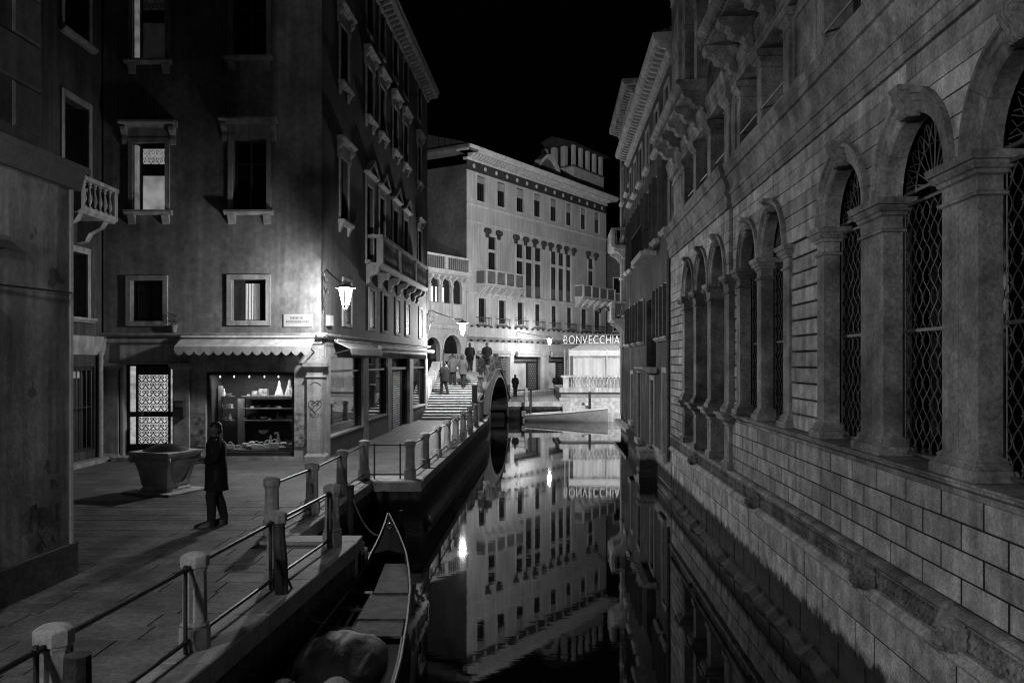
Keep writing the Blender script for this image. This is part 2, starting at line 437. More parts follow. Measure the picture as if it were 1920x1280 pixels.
# lion masks under the piers
def lionmask():
    mb = MB(); rnd = random.Random(3)
    for i in range(26):                              # mane locks
        a = 2*PI*i/13+(.2 if i > 12 else 0); r = .17 if i < 13 else .125
        mb.ell((r*math.cos(a), .03+(.03 if i > 12 else 0), r*math.sin(a)), (.05+.02*rnd.random(), .05, .05+.02*rnd.random()), 6, 4)
    mb.ell((0,.06,0), (.125,.1,.14), 10, 7); mb.ell((0,.15,-.05), (.065,.07,.055), 8, 6); mb.ell((0,.19,-.015), (.03,.03,.025), 6, 4)
    for s in (-1, 1):
        mb.ell((.055*s,.14,.035), (.03,.03,.022), 6, 4); mb.ell((.1*s,.06,.12), (.04,.03,.045), 6, 4); mb.ell((.04*s,.16,-.07), (.04,.045,.03), 6, 4)
    mb.ell((0,.13,-.115), (.05,.05,.025), 6, 4)
    return mb.mesh('lion_mask', ST, smooth=True)
lm = lionmask()
for q in LION: put('lion_mask', lm, pal, R, q, .06, .42, (1.15, 1.0, 1.15))
# ashlar courses under the window ledge
zs = [.655, .89, 1.127, 1.364, 1.60]
for k in range(4):
    u = U0+(.38 if k % 2 else 0)
    while u < UP-.02:
        e = min(u+.76, UP)
        if UP-e < .2: e = UP
        part('ashlar_block', MB().cbox(u+.02, e-.02, -.12, .036+random.uniform(-.003, .003), zs[k]+.009, zs[k+1]-.009, .007), BL, pal, R)
        u = e
# window ledge in lengths
led = [(-.75,1.601),(.045,1.601),(.045,1.65),(.07,1.665),(.11,1.69),(.11,1.715),(.15,1.73),(.15,1.752),(-.75,1.755)]
u = U0
while u < UP:
    e = min(u+1.9, UP); 
    if UP-e < .5: e = UP
    part('ledge', MB().sweep(led, u+.002, e-.002), ST, pal, R); u = e
# piers
def pier(u0, u1, n0, n1, zb, zs_, split=False):
    if split:
        um = (u0+u1)/2+.02; s = MB().box(um+.007, u1, n0, n1, zb+.2, zs_-.36); s.box(u0, um-.007, n0, n1, zb+.2, zs_-.36)
        s.box(um-.007, um+.007, n0, n1-.03, zb+.2, zs_-.36)
        for i in range(11): s.box(um-.028, um-.0075, n1-.005, n1+.003, zb+.3+i*.19, zb+.318+i*.19)
    else: s = MB().box(u0, u1, n0, n1, zb+.2, zs_-.36)
    p = part('pier', s, ST, pal, R)
    b = MB().rloft(u0, u1, n0, n1, [(zb,.085),(zb+.075,.085),(zb+.095,.075),(zb+.1,.05),(zb+.125,.06),(zb+.14,.035),(zb+.15,.03),(zb+.165,.04),(zb+.18,.025),(zb+.2,.003)])
    part('base', b, ST, p, R)
    z = zs_-.36
    c = MB().rloft(u0, u1, n0, n1, [(z,.003),(z+.01,.03),(z+.03,.035),(z+.045,.015),(z+.05,.002),(z+.17,.002),(z+.185,.03),(z+.215,.04),(z+.225,.06),(z+.26,.085),(z+.285,.075),(z+.29,.10),(z+.35,.115),(z+.36,.11)])
    part('capital', c, ST, p, R)
for i, (a, b) in enumerate(PIL): pier(a, b, -.17, .03, 1.757, 4.47, split=(b-a > .5))
# arches: archivolt in three stones, keystone, grille, dark backing
def archivolt(a, b, zs_, t, n1, key=True, depth=.17):
    uc = (a+b)/2; r = (b-a)/2
    prof = [(r,-depth),(r+t,-depth),(r+t,n1+.055),(r+t-.05,n1+.06),(r+t-.06,n1+.03),(r+t*.5,n1+.025),(r+t*.5-.01,n1+.005),(r+.02,n1),(r,n1-.02)]
    for x, y in ((.004, .62), (.628, PI-.628), (PI-.62, PI-.004)):
        part('arch_stone', MB().arc(prof, uc, zs_, x, y, 8 if y-x < 1 else 16), ST, pal, R, smooth=True)
    z = zs_+r
    k = MB(); w = .105
    pr = [(n1-.05,z-.03),(n1+.06,z-.035),(n1+.10,z+.0),(n1+.07,z+.05),(n1+.08,z+.08),(n1+.12,z+.13),(n1+.15,z+.17),(n1+.15,z+t-.02),(n1-.05,z+t-.02)]
    k.sweep(pr, uc-w, uc+w)
    for q in (-.07, -.02, .03): k.sweep([(x+.012 if x > n1 else x, y) for x, y in pr], uc+q, uc+q+.03)
    k.rloft(uc-w, uc+w, n1-.05, n1+.15, [(z+t-.018,.005),(z+t+.01,.02),(z+t+.03,.02)])
    part('keystone', k, ST, pal, R)
    return uc, r
def grille(w, zb, zs_, r):
    g = MB(); nx = 8; dx = w/nx; rad = .0065
    H = zs_-.12-zb; rows = 12; dz = H/rows
    for i in range(nx+1):
        x = -w/2+i*dx
        for sg in (-1, 1):
            pts = []
            for j in range(rows*4+1):
                z = zb+H*j/(rows*4); pts.append((x+sg*dx*.5*math.sin(PI*j/4)*.98, .0, z))
            pts = [(max(-w/2, min(w/2, p[0])), p[1], p[2]) for p in pts]
            g.tube(pts, rad, 3)
    for i in range(nx):
        for j in range(rows): 
            if (i+j) % 2 == 0: g.ell((-w/2+(i+.5)*dx, .01, zb+(j+.5)*dz), (.014,.014,.014), 4, 3)
    for z in (zb+.02, zb+H*.5, zs_-.1, zs_+.02): g.box(-w/2, w/2, -.015, .02, z-.016, z+.016)
    for q in range(11):                              # fanlight
        a = PI*(q+.5)/11
        g.tube([(.1*math.cos(a),0,zs_+.1*math.sin(a)),(r*.66*math.cos(a+.05),0,zs_+r*.66*math.sin(a+.05)),(r*.98*math.cos(a),0,zs_+r*.98*math.sin(a))], rad, 3)
        for e in (-.13, .13): g.tube([(r*.62*math.cos(a),0,zs_+r*.62*math.sin(a)),(r*.8*math.cos(a+e),0,zs_+r*.8*math.sin(a+e)),(r*.95*math.cos(a+e*.4),0,zs_+r*.95*math.sin(a+e*.4))], rad, 3)
    for rr in (.1, r*.62): g.tube([(rr*math.cos(PI*i/14),0,zs_+rr*math.sin(PI*i/14)) for i in range(15)], rad*1.2, 3)
    return g
for i, (a, b) in enumerate(ARC):
    uc, r = archivolt(a, b, 4.473, .24 if i < 3 else .15, .03)
    g = grille(b-a, 1.78, 4.473, r); f = Fr((0,0), R.u, R.n); f.o = R.o+R.u*uc+R.n*(-.2)
    part('grille', g, IRONGREY(), pal, f)
    p = MB(); p.box(a-.1, b+.1, -.6, -.5, 1.757, 4.47); p.arc([(0.01,-.6),(r+.12,-.6),(r+.12,-.5),(0.01,-.5)], uc, 4.47, 0, PI, 12)
    part('pane', p, DGLASS(), pal, R)  # dark sheet paints the unlit interior behind the grille
# rusticated courses around the arches
def spandrel(ua, ub, zlo, zhi, arcs, n1, cs, rad):
    ch = (zhi-zlo)/cs
    for k in range(cs):
        z0 = zlo+k*ch+.006; z1 = zlo+(k+1)*ch-.006
        def lim(z, uc, r): 
            q = r*r-(z-zlo)**2; return math.sqrt(q) if q > 0 else 0
        cuts = [ua]; 
        segs = []; cur = ua; curarc = None
        for uc, r in arcs:
            h0 = lim(z0, uc, r)
            if h0 > .02:
                segs.append((cur, curarc, uc-h0, (uc, r, -1))); cur = uc+h0; curarc = (uc, r, 1)
            else:
                segs.append((cur, curarc, uc-.11, None)); segs.append((uc-.11, None, uc+.11, None)); cur = uc+.11; curarc = None
        segs.append((cur, curarc, ub, None))
        for a, la, b, rb in segs:
            if b-a < .02: continue
            L_ = [a+.005] if la is None else None
            poly = []
            Z = [z0+(z1-z0)*i/5 for i in range(6)]
            left = [((la[0]+lim(z, la[0], la[1])+.004) if la else a+.006, z) for z in Z]
            right = [((rb[0]-lim(z, rb[0], rb[1])-.004) if rb else b-.006, z) for z in Z]
            ok = [(l, q) for l, q in zip(left, right) if q[0]-l[0] > -.001]
            if len(ok) < 2: continue
            left = [x[0] for x in ok]; right = [x[1] for x in ok]
            if b-a > 1.0 and la is None and rb is None:
                mid = (a+b)/2
                part('rusticated_block', MB().cbox(a+.006, mid-.004, -.3, n1, z0, z1, .012), BL, pal, R)
                part('rusticated_block', MB().cbox(mid+.004, b-.006, -.3, n1, z0, z1, .012), BL, pal, R); continue
            part('rusticated_block', MB().plate(left+right[::-1], -.3, n1+random.uniform(-.004, .004)), BL, pal, R)
arcs = [((a+b)/2, (b-a)/2+(.24 if i < 3 else .15)) for i, (a, b) in enumerate(ARC)]
spandrel(4.6, UP, 4.475, 5.71, arcs, .03, 6, 0)
# rusticated wall panels between the arch pairs
for a, b in ((11.3, 12.61), (16.21, UP)):
    n = 12
    for k in range(n):
        z0 = 1.757+(4.47-1.757)*k/n; z1 = 1.757+(4.47-1.757)*(k+1)/n
        part('rusticated_block', MB().cbox(a+.005, b-.005, -.12, .0+random.uniform(-.006, .006), z0+.012, z1-.012, .014), BL, pal, R)
# water gate with three open arches
for i, (a, b) in enumerate(PPIL):
    n0, n1 = -.5, .10
    s = MB().box(a, b, n0, n1, 1.93, 4.06); p = part('pier', s, ST, pal, R)
    part('base', MB().rloft(a, b, n0, n1, [(1.757,.07),(1.81,.07),(1.83,.06),(1.835,.035),(1.86,.05),(1.88,.02),(1.9,.03),(1.93,.002)]), ST, p, R)
    c = MB().rloft(a, b, n0, n1, [(4.06,.002),(4.07,.03),(4.09,.03),(4.1,.004),(4.2,.015),(4.3,.05),(4.33,.07),(4.36,.1),(4.42,.11)])
    for sg in (a-.05, b+.05): c.ell((sg,n1+.07,4.3), (.055,.05,.07), 8, 6)
    part('capital', c, ST, p, R)
    q = MB().rloft(a+.03, b-.03, n0, n1-.03, [(.66,.08),(.78,.08),(.8,.05),(.83,.03),(1.48,.03),(1.5,.05),(1.55,.06),(1.57,.1),(1.62,.16),(1.68,.17),(1.7,.22),(1.755,.22)])
    part('pedestal', q, ST, p, R)
for i, (a, b) in enumerate(PARC): archivolt(a, b, 4.423, .19, .10, depth=.5)
spandrel(UP, U1, 4.425, 5.71, [((a+b)/2, (b-a)/2+.19) for a, b in PARC], .10, 6, 0)
n = 17
for k in range(n):
    z0 = .66+(4.42-.66)*k/n; z1 = .66+(4.42-.66)*(k+1)/n
    x = [22.46, 23.2+(.28 if k % 2 else 0), 23.9-(.2 if k % 2 else 0), U1]
    for q in range(3):
        part('rusticated_block', MB().cbox(x[q]+.01, x[q+1]-.01, -.05, .10+random.uniform(-.004, .004), z0+.011, z1-.011, .014), BL, pal, R)
part('gate_shade_sheet', MB().box(16.9, 22.3, -1.7, -1.6, .2, 5.3), DARKWOOD(), pal, R)  # dark sheet standing in for the interior shade behind the open arches
part('gate_floor', MB().box(16.9, 22.3, -1.7, -.1, .2, .32), ST, pal, R)
for a, b in PARC[:1]+PARC[2:]:
    part('gate_parapet', MB().rloft(a+.02, b-.02, -.3, -.02, [(.32,0),(.62,0),(.63,.03),(.66,.03)]), ST, pal, R)
# architrave band and main cornice, in lengths
def corn(u0, u1, n0):
    part('architrave', MB().sweep([(-.3,5.712),(n0+.025,5.712),(n0+.025,5.79),(n0+.04,5.795),(n0+.04,5.888),(-.3,5.888)], u0, u1), ST, pal, R)
    c = MB().sweep([(-.4,5.891),(n0+.03,5.891),(n0+.05,5.93),(n0+.05,5.955),(n0+.075,5.96),(n0+.085,6.0),(n0+.085,6.03),(n0+.06,6.04),(n0+.065,6.14),(n0+.09,6.22),(n0+.12,6.27),(n0+.12,6.31),(n0+.165,6.315),(n0+.165,6.42),(n0+.18,6.43),(n0+.2,6.48),(n0+.2,6.545),(-.4,6.56)], u0, u1)
    part('cornice', c, ST, pal, R)
u = U0
while u < UP-.1:
    e = min(u+2.4, UP); 
    if UP-e < 1: e = UP
    corn(u+.0025, e-.0025, .03); u = e
corn(UP+.003, 20.4, .11); corn(20.405, U1+.12, .11)
# mezzanine: pilasters, windows and panels
for i, (a, b) in enumerate(PIL+PPIL):
    n1 = .03 if i < len(PIL) else .10
    s = MB().box(a, b, -.4, n1, 6.68, 7.66); p = part('pilaster', s, ST, pal, R)
    part('base', MB().rloft(a, b, -.4, n1, [(6.571,.05),(6.62,.05),(6.63,.03),(6.68,.002)]), ST, p, R)
    part('capital', MB().rloft(a, b, -.4, n1, [(7.66,.002),(7.67,.025),(7.69,.025),(7.7,.004),(7.76,.004),(7.8,.05),(7.83,.06),(7.84,.09),(7.95,.1)]), ST, p, R)
for a, b in ARC+PARC:
    p = part('pane', MB().box(a, b, -.38, -.34, 6.571, 7.95), DGLASS(), pal, R)
    g = MB()
    for z in (6.78, 6.98): g.tube([(a-.06,.02,z),(b+.06,.02,z)], .014, 6)
    for q in (a-.05, b+.05): g.ell((q,.02,6.78), (.025,.025,.025), 6, 4); g.ell((q,.02,6.98), (.025,.025,.025), 6, 4)
    part('window_bar', g, IRONGREY(), pal, R)
for a, b in ((11.295, 12.615), (16.205, 16.545), (22.455, U1), (U0, 4.895)):
    n1 = -.02 if b < 16.5 or a < 5 else .06
    g = MB().box(a, b, -.4, n1, 6.571, 7.95)
    if b-a > .6:
        for x0, x1 in ((a+.12, a+.2), (b-.2, b-.12)): g.box(x0, x1, n1, n1+.035, 6.75, 7.8)
        g.box(a+.2, b-.2, n1, n1+.034, 6.75, 6.83); g.box(a+.2, b-.2, n1, n1+.034, 7.72, 7.8)
    part('wall_panel', g, ST, pal, R)
def beam(u0, u1, n0):
    part('beam', MB().sweep([(-.4,7.952),(n0+.05,7.952),(n0+.05,8.05),(n0+.07,8.055),(n0+.07,8.16),(n0+.09,8.165),(n0+.09,8.22),(n0+.11,8.29),(n0+.12,8.3),(n0+.12,8.36),(n0+.13,8.4),(-.4,8.405)], u0, u1), ST, pal, R)
u = U0
while u < UP-.1: 
    e = min(u+3.1, UP)
    if UP-e < 1: e = UP
    beam(u+.003, e-.003, .03); u = e
beam(UP+.003, U1+.1, .11)
# piano nobile: pilasters, tall windows, balconies on scroll brackets
for i, (a, b) in enumerate(PIL+PPIL+[(23.3, U1)]):
    n1 = .08
    p = part('pilaster', MB().box(a, b, -.5, n1, 9.05, 12.9), ST, pal, R)
    part('base', MB().rloft(a, b, -.5, n1, [(8.41,.06),(8.9,.06),(8.92,.03),(9.05,.002)]), ST, p, R)
    part('capital', MB().rloft(a, b, -.5, n1, [(12.9,.01),(12.95,.04),(13,.01),(13.3,.08),(13.4,.1)]), ST, p, R)
    part('necking', MB().rloft(a, b, -.5, n1, [(11.25,.002),(11.3,.04),(11.42,.05),(11.45,.002)]), ST, p, R)
for a, b in ARC+PARC:
    part('pane', MB().box(a, b, -.44, -.4, 8.41, 13.4), DGLASS(), pal, R)
for a, b in ((11.295, 12.615), (16.205, 16.545), (22.455, 23.295), (U0, 4.895)):
    part('wall_panel', MB().box(a, b, -.45, .0, 8.41, 13.4), ST, pal, R)
part('top_cornice', MB().sweep([(-.5,13.41),(.12,13.41),(.2,13.6),(.5,13.8),(.6,14.1),(-.5,14.15)], U0, U1+.4), ST, pal, R)
for b0, b1 in ((13.15, 16.1), (18.45, 23.5)):
    s = MB().sweep([(.05,8.60),(.66,8.60),(.70,8.62),(.72,8.70),(.78,8.72),(.84,8.76),(.84,8.84),(.05,8.86)], b0, b1)
    bal = part('balcony', s, ST, pal, R)
    dm = MB().box(-.04, .04, 0, .05, 0, .12).mesh('rib', ST)
    q = b0+.08
    while q < b1-.04: put('rib', dm, bal, R, q, .70, 8.605); q += .14
    cm = MB()
    pr = [(0,8.06),(.2,8.1),(.26,8.16),(.25,8.22),(.3,8.27),(.42,8.28),(.5,8.33),(.5,8.39),(.56,8.44),(.66,8.46),(.7,8.52),(.7,8.597),(0,8.597)]
    k = max(2, int((b1-b0)/1.15)+1)
    for i in range(k):
        q = b0+.16+(b1-b0-.32)*i/(k-1)
        part('scroll_bracket', MB().sweep(pr, q-.15, q+.15), ST, bal, R)
# ================================================================== dark house beyond the palazzo
def modillion(name, d, h, w, m):
    return MB().sweep([(0,0),(d*.25,0),(d*.5,h*.25),(d*.75,h*.35),(d,h*.55),(d,h),(0,h)], -w/2, w/2).mesh(name, m)
drk = thing('canal_house', 'dark plastered canal house with shutters standing open beyond the palazzo', 'house', R.p(32, 0, WATER))
RD = R.sh(.02)
pl = mat('dark_plaster', .075, var=.5, sc=.7, streak=.5, stain=.6, bump=.5, bsc=12, tide=-.3, peel=(.5,.56,1.7))
D0, D1 = 24.7, 39.0
wins = []
for u in (25.7, 27.4, 33.0, 35.3, 37.7): wins.append((u, 3.5, .95, 1.55, 'ajar'))
for u in (26.0, 28.4, 31.0, 33.2, 35.2, 37.4): wins.append((u, 6.75, .95, 2.0, 'ajar'))
for u in (25.9, 28.4, 31.0, 33.4, 35.6, 37.6): wins.append((u, 9.7, .9, 1.4, None))
low = [(26.3, -.1, .95, 2.5), (29.6, -.2, 1.0, 2.3), (34.0, -.3, 1.1, 2.6), (36.9, .2, .9, 2.0)]
hs = [hole(*w[:4]) for w in wins]+[hole(*w) for w in low]+[(28.7, 31.6, 2.55, 4.95)]
m = holes_wall(MB(), D0, D1, -2.4, 12.0, hs); m.box(D0, D1, -5, -4.9, -2.4, 12); m.box(D0, D0+.05, -5, 0, -2.4, 12); m.box(D1-.05, D1, -5, 0, -2.4, 12)
part('wall', m, pl, drk, RD)
for u, z, w, h, s in wins: window(drk, RD, u, z, w, h, WHITEST(), fw=.1, shut=s, sill='plain', bars=False)
for u, z, w, h in low:
    d = part('door', MB().box(u-w/2, u+w/2, -.3, -.25, z, z+h), DARKWOOD(), drk, RD)
    f = MB().box(u-w/2-.14, u-w/2, -.05, .05, z, z+h); f.box(u+w/2, u+w/2+.14, -.05, .05, z, z+h); f.box(u-w/2-.14, u+w/2+.14, -.05, .055, z+h, z+h+.16); f.box(u-w/2-.2, u+w/2+.2, -.05, .16, z-.2, z)
    part('door_frame', f, WHITEST(), d, RD)
m = MB().box(28.7, 31.6, -.35, -.3, 2.55, 4.95); g = part('bay_window', m, DARKWOOD(), drk, RD)
part('bay_sill', MB().sweep([(-.1,2.35),(.25,2.35),(.45,2.48),(.45,2.55),(-.1,2.55)], 28.6, 31.7), WHITEST(), g, RD)
for z0, a, b in ((6.45, 28.6, 31.9),):
    s = part('balcony', MB().sweep([(0,z0-.18),(.5,z0-.15),(.55,z0-.05),(.55,z0),(0,z0)], a, b), WHITEST(), drk, RD)
    r_ = MB()
    for q in range(15): r_.tube([(a+.05+(b-a-.1)*q/14,.5,z0),(a+.05+(b-a-.1)*q/14,.5,z0+.85)], .012, 4)
    r_.box(a, b, .48, .52, z0+.85, z0+.89); part('iron_rail', r_, DARKIRON(), s, RD)
# exposed brick and stone patches near the water
rb = mat('old_brick_wall', .2, var=.4, sc=2, brick=(.26,.075,.012,.5,'z'), streak=.4, tide=-.3)
part('brick_patch', MB().plate([(24.75,-.1),(27.5,-.2),(27.9,1.2),(27.2,2.2),(25.8,2.7),(24.75,2.4)], -.02, .006), rb, drk, RD)
zz = [-.1, -.5, -.95, -1.4]
for k in range(3):
    u = D0+.05
    while u < 28.6:
        e = u+random.uniform(.6, 1.1); part('base_block', MB().cbox(u+.006, e-.006, -.02, .06, zz[k+1]+.006, zz[k]-.006, .014), BS, drk, RD); u = e
ped = MB().rloft(28.75, 29.6, 0, .55, [(-2.4,.02),(-.95,.02),(-.9,.0),(-.32,.0),(-.3,.04),(-.2,.04)])
part('mooring_step', ped, BS, drk, RD)
c = MB().sweep([(-.1,11.6),(.1,11.6),(.14,11.7),(.2,11.72),(.2,11.78),(-.1,11.78)], D0, D1); c.sweep([(-.1,12.0),(.5,12.0),(.56,12.05),(.6,12.15),(.6,12.22),(-.1,12.25)], D0-.1, D1+.15)
cn = part('cornice', c, WHITEST(), drk, RD)
md = modillion('modillion', .42, .2, .16, WHITEST()); u = D0+.2
while u < D1: put('modillion', md, cn, RD, u, .0, 11.795); u += .42
part('roof', MB().sweep([(.55,12.26),(-5,14.2),(-5,12.26)], D0, D1), mat('roof_tiles', .08, brick=(.2,.3,.03,.4,'xy')), drk, RD)
solo('drain_pipe', MB().tube([(25.0,.1,-.2),(25.0,.1,1.7),(25.0,.1,2.2)], .055, 8).tube([(25.0,.1,2.2),(25.05,.1,2.4),(24.95,.1,6.2)], .06, 8), IRONGREY(), 'grey drain pipe at the seam between the palazzo and the dark canal house', 'pipe', RD, smooth=True)
# ================================================================== tall house at the canal corner
tall = thing('corner_house', 'tall narrow house with bracketed cornice at the far right canal corner', 'house', R.p(43, 0, WATER))
RE = R.sh(-.3); E0, E1 = 39.05, 47.2
wins = [(u, z, .95, h) for z, h in ((3.6, 1.5), (7.2, 2.1), (11.2, 1.8)) for u in (40.5, 43.0, 45.6)]
m = holes_wall(MB(), E0, E1, -2.4, 15.3, [hole(*w) for w in wins]); m.box(E1-.05, E1, -6, 0, -2.4, 15.3); m.box(E0, E0+.05, -6, 0, -2.4, 15.3)
part('wall', m, pl, tall, RE)
for w in wins: window(tall, RE, *w, WHITEST(), fw=.1, shut=None, sill='plain', bars=False)
c = MB().sweep([(-.1,15.0),(.12,15.0),(.16,15.08),(-.1,15.08)], E0, E1); c.sweep([(-.1,15.35),(.5,15.35),(.6,15.45),(.62,15.6),(-.1,15.62)], E0-.2, E1+.5)
cn = part('cornice', c, WHITEST(), tall, RE)
u = E0+.1
while u < E1+.3: put('modillion', md, cn, RE, u, .0, 15.1); u += .42
part('quoin_strip', MB().box(E1-.5, E1+.01, -.1, .05, -.2, 15.0), WHITEST(), tall, RE)
bm = baluster_mesh('baluster', .8, WHITEST(), 6)
for z0 in (8.75, 4.95):
    a, b = 44.2, E1-.15
    s = part('balcony', MB().sweep([(0,z0-.2),(.5,z0-.17),(.72,z0-.06),(.72,z0),(0,z0)], a, b), WHITEST(), tall, RE)
    for q in range(9): put('baluster', bm, s, RE, a+.2+(b-a-.4)*q/8, .63, z0)
    for q in range(2): put('baluster', bm, s, RE, a+.08, .25+.22*q, z0)
    r_ = MB().box(a, b, .54, .72, z0+.8, z0+.9); r_.box(a, a+.16, 0, .54, z0+.8, z0+.9); r_.box(a-.02, a+.18, .54, .74, z0, z0+.8); r_.box(b-.18, b+.02, .54, .74, z0, z0+.8)
    for q in (a+.3, b-.3): r_.sweep([(0,z0-.7),(.1,z0-.65),(.3,z0-.4),(.65,z0-.201),(0,z0-.201)], q-.1, q+.1)
    part('rail', r_, WHITEST(), s, RE)
part('water_ledge', MB().box(40.0, E1+.1, -.1, .35, -.6, -.42), WHITEST(), tall, RE)
# ================================================================== fondamenta (left quay)
PAV = mat('worn_paving', .125, rough=.68, var=.6, sc=1.6, bump=.35, bsc=9, rnd=.16, spec=.4)
PAVF = mat('far_paving', .13, rough=.6, var=.35, sc=1.6, bump=.3, bsc=9, spec=.4, brick=(.9,.42,.014,.35,'xy'))
COP = mat('coping_stone', .36, rough=.65, var=.3, sc=2.5, bump=.35, bsc=14, rnd=.1)
QW = mat('quay_wall_brick', .10, var=.5, sc=1.4, bump=.7, bsc=14, streak=.4, tide=-.45, brick=(.5,.22,.015,.5,'z'))
EN = lambda d: -2.92+.077*(d-5.94)                  # near quay edge
ER = lambda d: -3.42+.03*(d-13)                     # edge along the recess with the water steps
EF = lambda d: -2.02+.046*(d-21.9)                  # far quay edge
fon = thing('fondamenta', None, None, (-6, 15, 0), kind='structure')
poly = [(-40,-22),(EN(-22),-22),(EN(12.95),12.95),(ER(12.95),12.95),(ER(19.6),19.6),(EF(19.6),19.6),(EF(40.2),40.2),(EF(40.2),46.6),(-40,46.6)]
part('quay_body', MB().slab(poly, -2.6, -.04), QW, fon)
Q2 = [(x-.0 if x > -39 else x, y) for x, y in poly]
part('far_paving', MB().slab([(-40,16.8),(ER(16.8),16.8),(ER(19.6),19.6),(EF(19.6),19.6),(EF(40.2)-.01,40.2),(-40,40.2)], -.03, .0), PAVF, fon)
part('near_paving', MB().slab([(-40,-22),(EN(-22)-.45,-22),(EN(2.6)-.45,2.6),(-40,2.6)], -.03, .0), PAVF, fon)
part('alley_paving', MB().slab([(-40,2.6),(-11.0,2.6),(-11.0,16.8),(-40,16.8)], -.03, .0), PAVF, fon)
d = 2.6; row = 0
while d < 16.79:
    rd = min(random.choice((.38, .44, .5)), 16.8-d)
    if 16.8-(d+rd) < .2: rd = 16.8-d
    right = (EN(d+rd)-.45) if d < 12.5 else min(EN(d)-.45 if d < 12.95 else 9, ER(d)-.4)
    left = -11.0 if d > 10.6 else -5.9
    x = left-random.uniform(0, .5)
    while x < right-.02:
        w = random.uniform(.65, 1.15); e = min(x+w, right)
        if right-e < .25: e = right
        t = random.uniform(-.0015, .0015)
        part('paving_stone', MB().tbox(max(x, left)+.009, e-.009, d+.009, d+rd-.009, -.04, .0+t, .003), PAV, fon)
        x = e
    d += rd
def coping(fn, d0, d1, wdt=.47, ln=1.3, zt=.012):
    d = d0
    while d < d1-.01:
        e = min(d+ln*random.uniform(.85, 1.15), d1)
        if d1-e < .4: e = d1
        a, b = fn(d), fn(e)
        t = random.uniform(-.003, .003)
        m = MB(); vs = [(a-wdt,d+.004),(a+.04,d+.004),(b+.04,e-.004),(b-wdt,e-.004)]
        m.slab(vs, -.2, zt+t-.012)
        c = [(a-wdt+.012,d+.016),(a+.028,d+.016),(b+.028,e-.016),(b-wdt+.012,e-.016)]
        m.loft([[(x,y,zt+t-.012) for x, y in vs], [(x,y,zt+t) for x, y in c]])
        part('coping_stone', m, COP, fon); d = e
coping(EN, -4, 12.97); coping(ER, 13.45, 19.55, .42); coping(EF, 20.4, 40.2, .45)
part('coping_stone', MB().tbox(ER(13)-.42, EN(12.95)+.03, 12.975, 13.44, -.2, .011), COP, fon)
# landing slab
ld = MB().tbox(-3.3, EF(19.6)+.06, 19.45, 20.4, -.22, .02, .03); part('landing_slab', ld, WHITEST(), fon)
part('landing_block', MB().box(-3.2, EF(19.6)-.02, 19.62, 20.2, -.85, -.22), mat('landing_stone', .3, tide=-.6, bump=.4), fon)
# water steps in the recess
for i in range(7):
    part('water_step', MB().tbox(ER(13.5)+.0, EN(12.9)-.02, 13.0+.32*i, 13.6+.32*i, -2.4, -.02-.16*i, .02), BASEM(), fon)
# pale band along the far quay wall just above the water
part('waterline_ledge', MB().sweep([(-.02,-1.2),(.12,-1.2),(.12,-.98),(.1,-.96),(-.02,-.96)], 0, 19.5), mat('ledge_stone', .4, bump=.4), fon, Fr((EF(20.6),20.6), (.046,1), (1,-.046)))

# ================================================================== railings with stone posts
POST = mat('post_stone', .42, var=.3, sc=4, bump=.5, bsc=20, streak=.25, rnd=.08)
def post_mesh():
    m = MB(); k = 8
    m.lathe([(.145,.0),(.145,.19),(.135,.205),(.128,.21),(.14,.225),(.128,.245),(.115,.255),(.106,.74),(.118,.745),(.122,.765),(.112,.772),(.132,.78),(.134,.87),(.126,.882),(.1,.9),(.05,.915),(.0,.92)], k=8)
    return m.mesh('post', POST, smooth=True)
PM = post_mesh()
def railing(name, label, pts, ups=True, bottom=True, group='quay railings'):
    t = thing(name, label, 'railing', (pts[0][0], pts[0][1], 0), group)
    for x, y in pts: put('post', PM, t, XY, x, y, .01)
    for i in range(len(pts)-1):
        a = Vector((*pts[i], 0)); b = Vector((*pts[i+1], 0)); dv = (b-a).normalized()
        r = MB()
        for z in ((.80, .12) if bottom else (.80,)): r.tube([tuple(a+dv*.1+Vector((0,0,z))), tuple(b-dv*.1+Vector((0,0,z)))], .021, 7)
        part('rail', r, DARKIRON(), t, smooth=True)
        if ups:
            for p, s in ((a, 1), (b, -1)):
                q = p+dv*s*.2+Vector((.0,0,0)); u = MB().tube([tuple(q+Vector((0,0,.0))), tuple(q+Vector((0,0,.84)))], .02, 7)
                for z in (.8, .12): u.ell(tuple(q+Vector((0,0,z))), (.034,.034,.03), 8, 5)
                part('upright', u, DARKIRON(), t, smooth=True)
    return t
near = [(-3.32, 3.7), (-3.19, 5.94), (-3.04, 8.18), (-2.88, 10.42), (-2.68, 12.72)]
railing('quay_railing', 'dark iron quay railing on stone posts above the gondola', near)
rec = [(-3.8, 13.5), (-3.62, 15.45), (-3.52, 17.65), (-3.44, 19.85)]
railing('quay_railing', 'set-back iron railing with stone posts behind the water steps', rec, ups=False)
gt = thing('landing_gate', 'low iron gate closing the stone landing above the canal', 'gate', (-2.9, 19.85, 0))
g = MB()
for z in (.80, .12): g.tube([(-3.3,19.85,z),(-2.5,19.85,z)], .016, 6)
part('gate_bar', g, DARKIRON(), gt)
for x in (-3.2, -2.6): part('gate_post', MB().tube([(x,19.85,.0),(x,19.85,.84)], .02, 7), DARKIRON(), gt)
far = [(-2.37, 19.85)]+[(-2.24+.046*(q-21.9), q) for q in (21.95, 24.3, 26.65, 29.0, 31.45, 34.0, 36.6, 39.2)]
railing('quay_railing', 'long iron railing with white-capped stone posts leading to the bridge steps', far, ups=False)
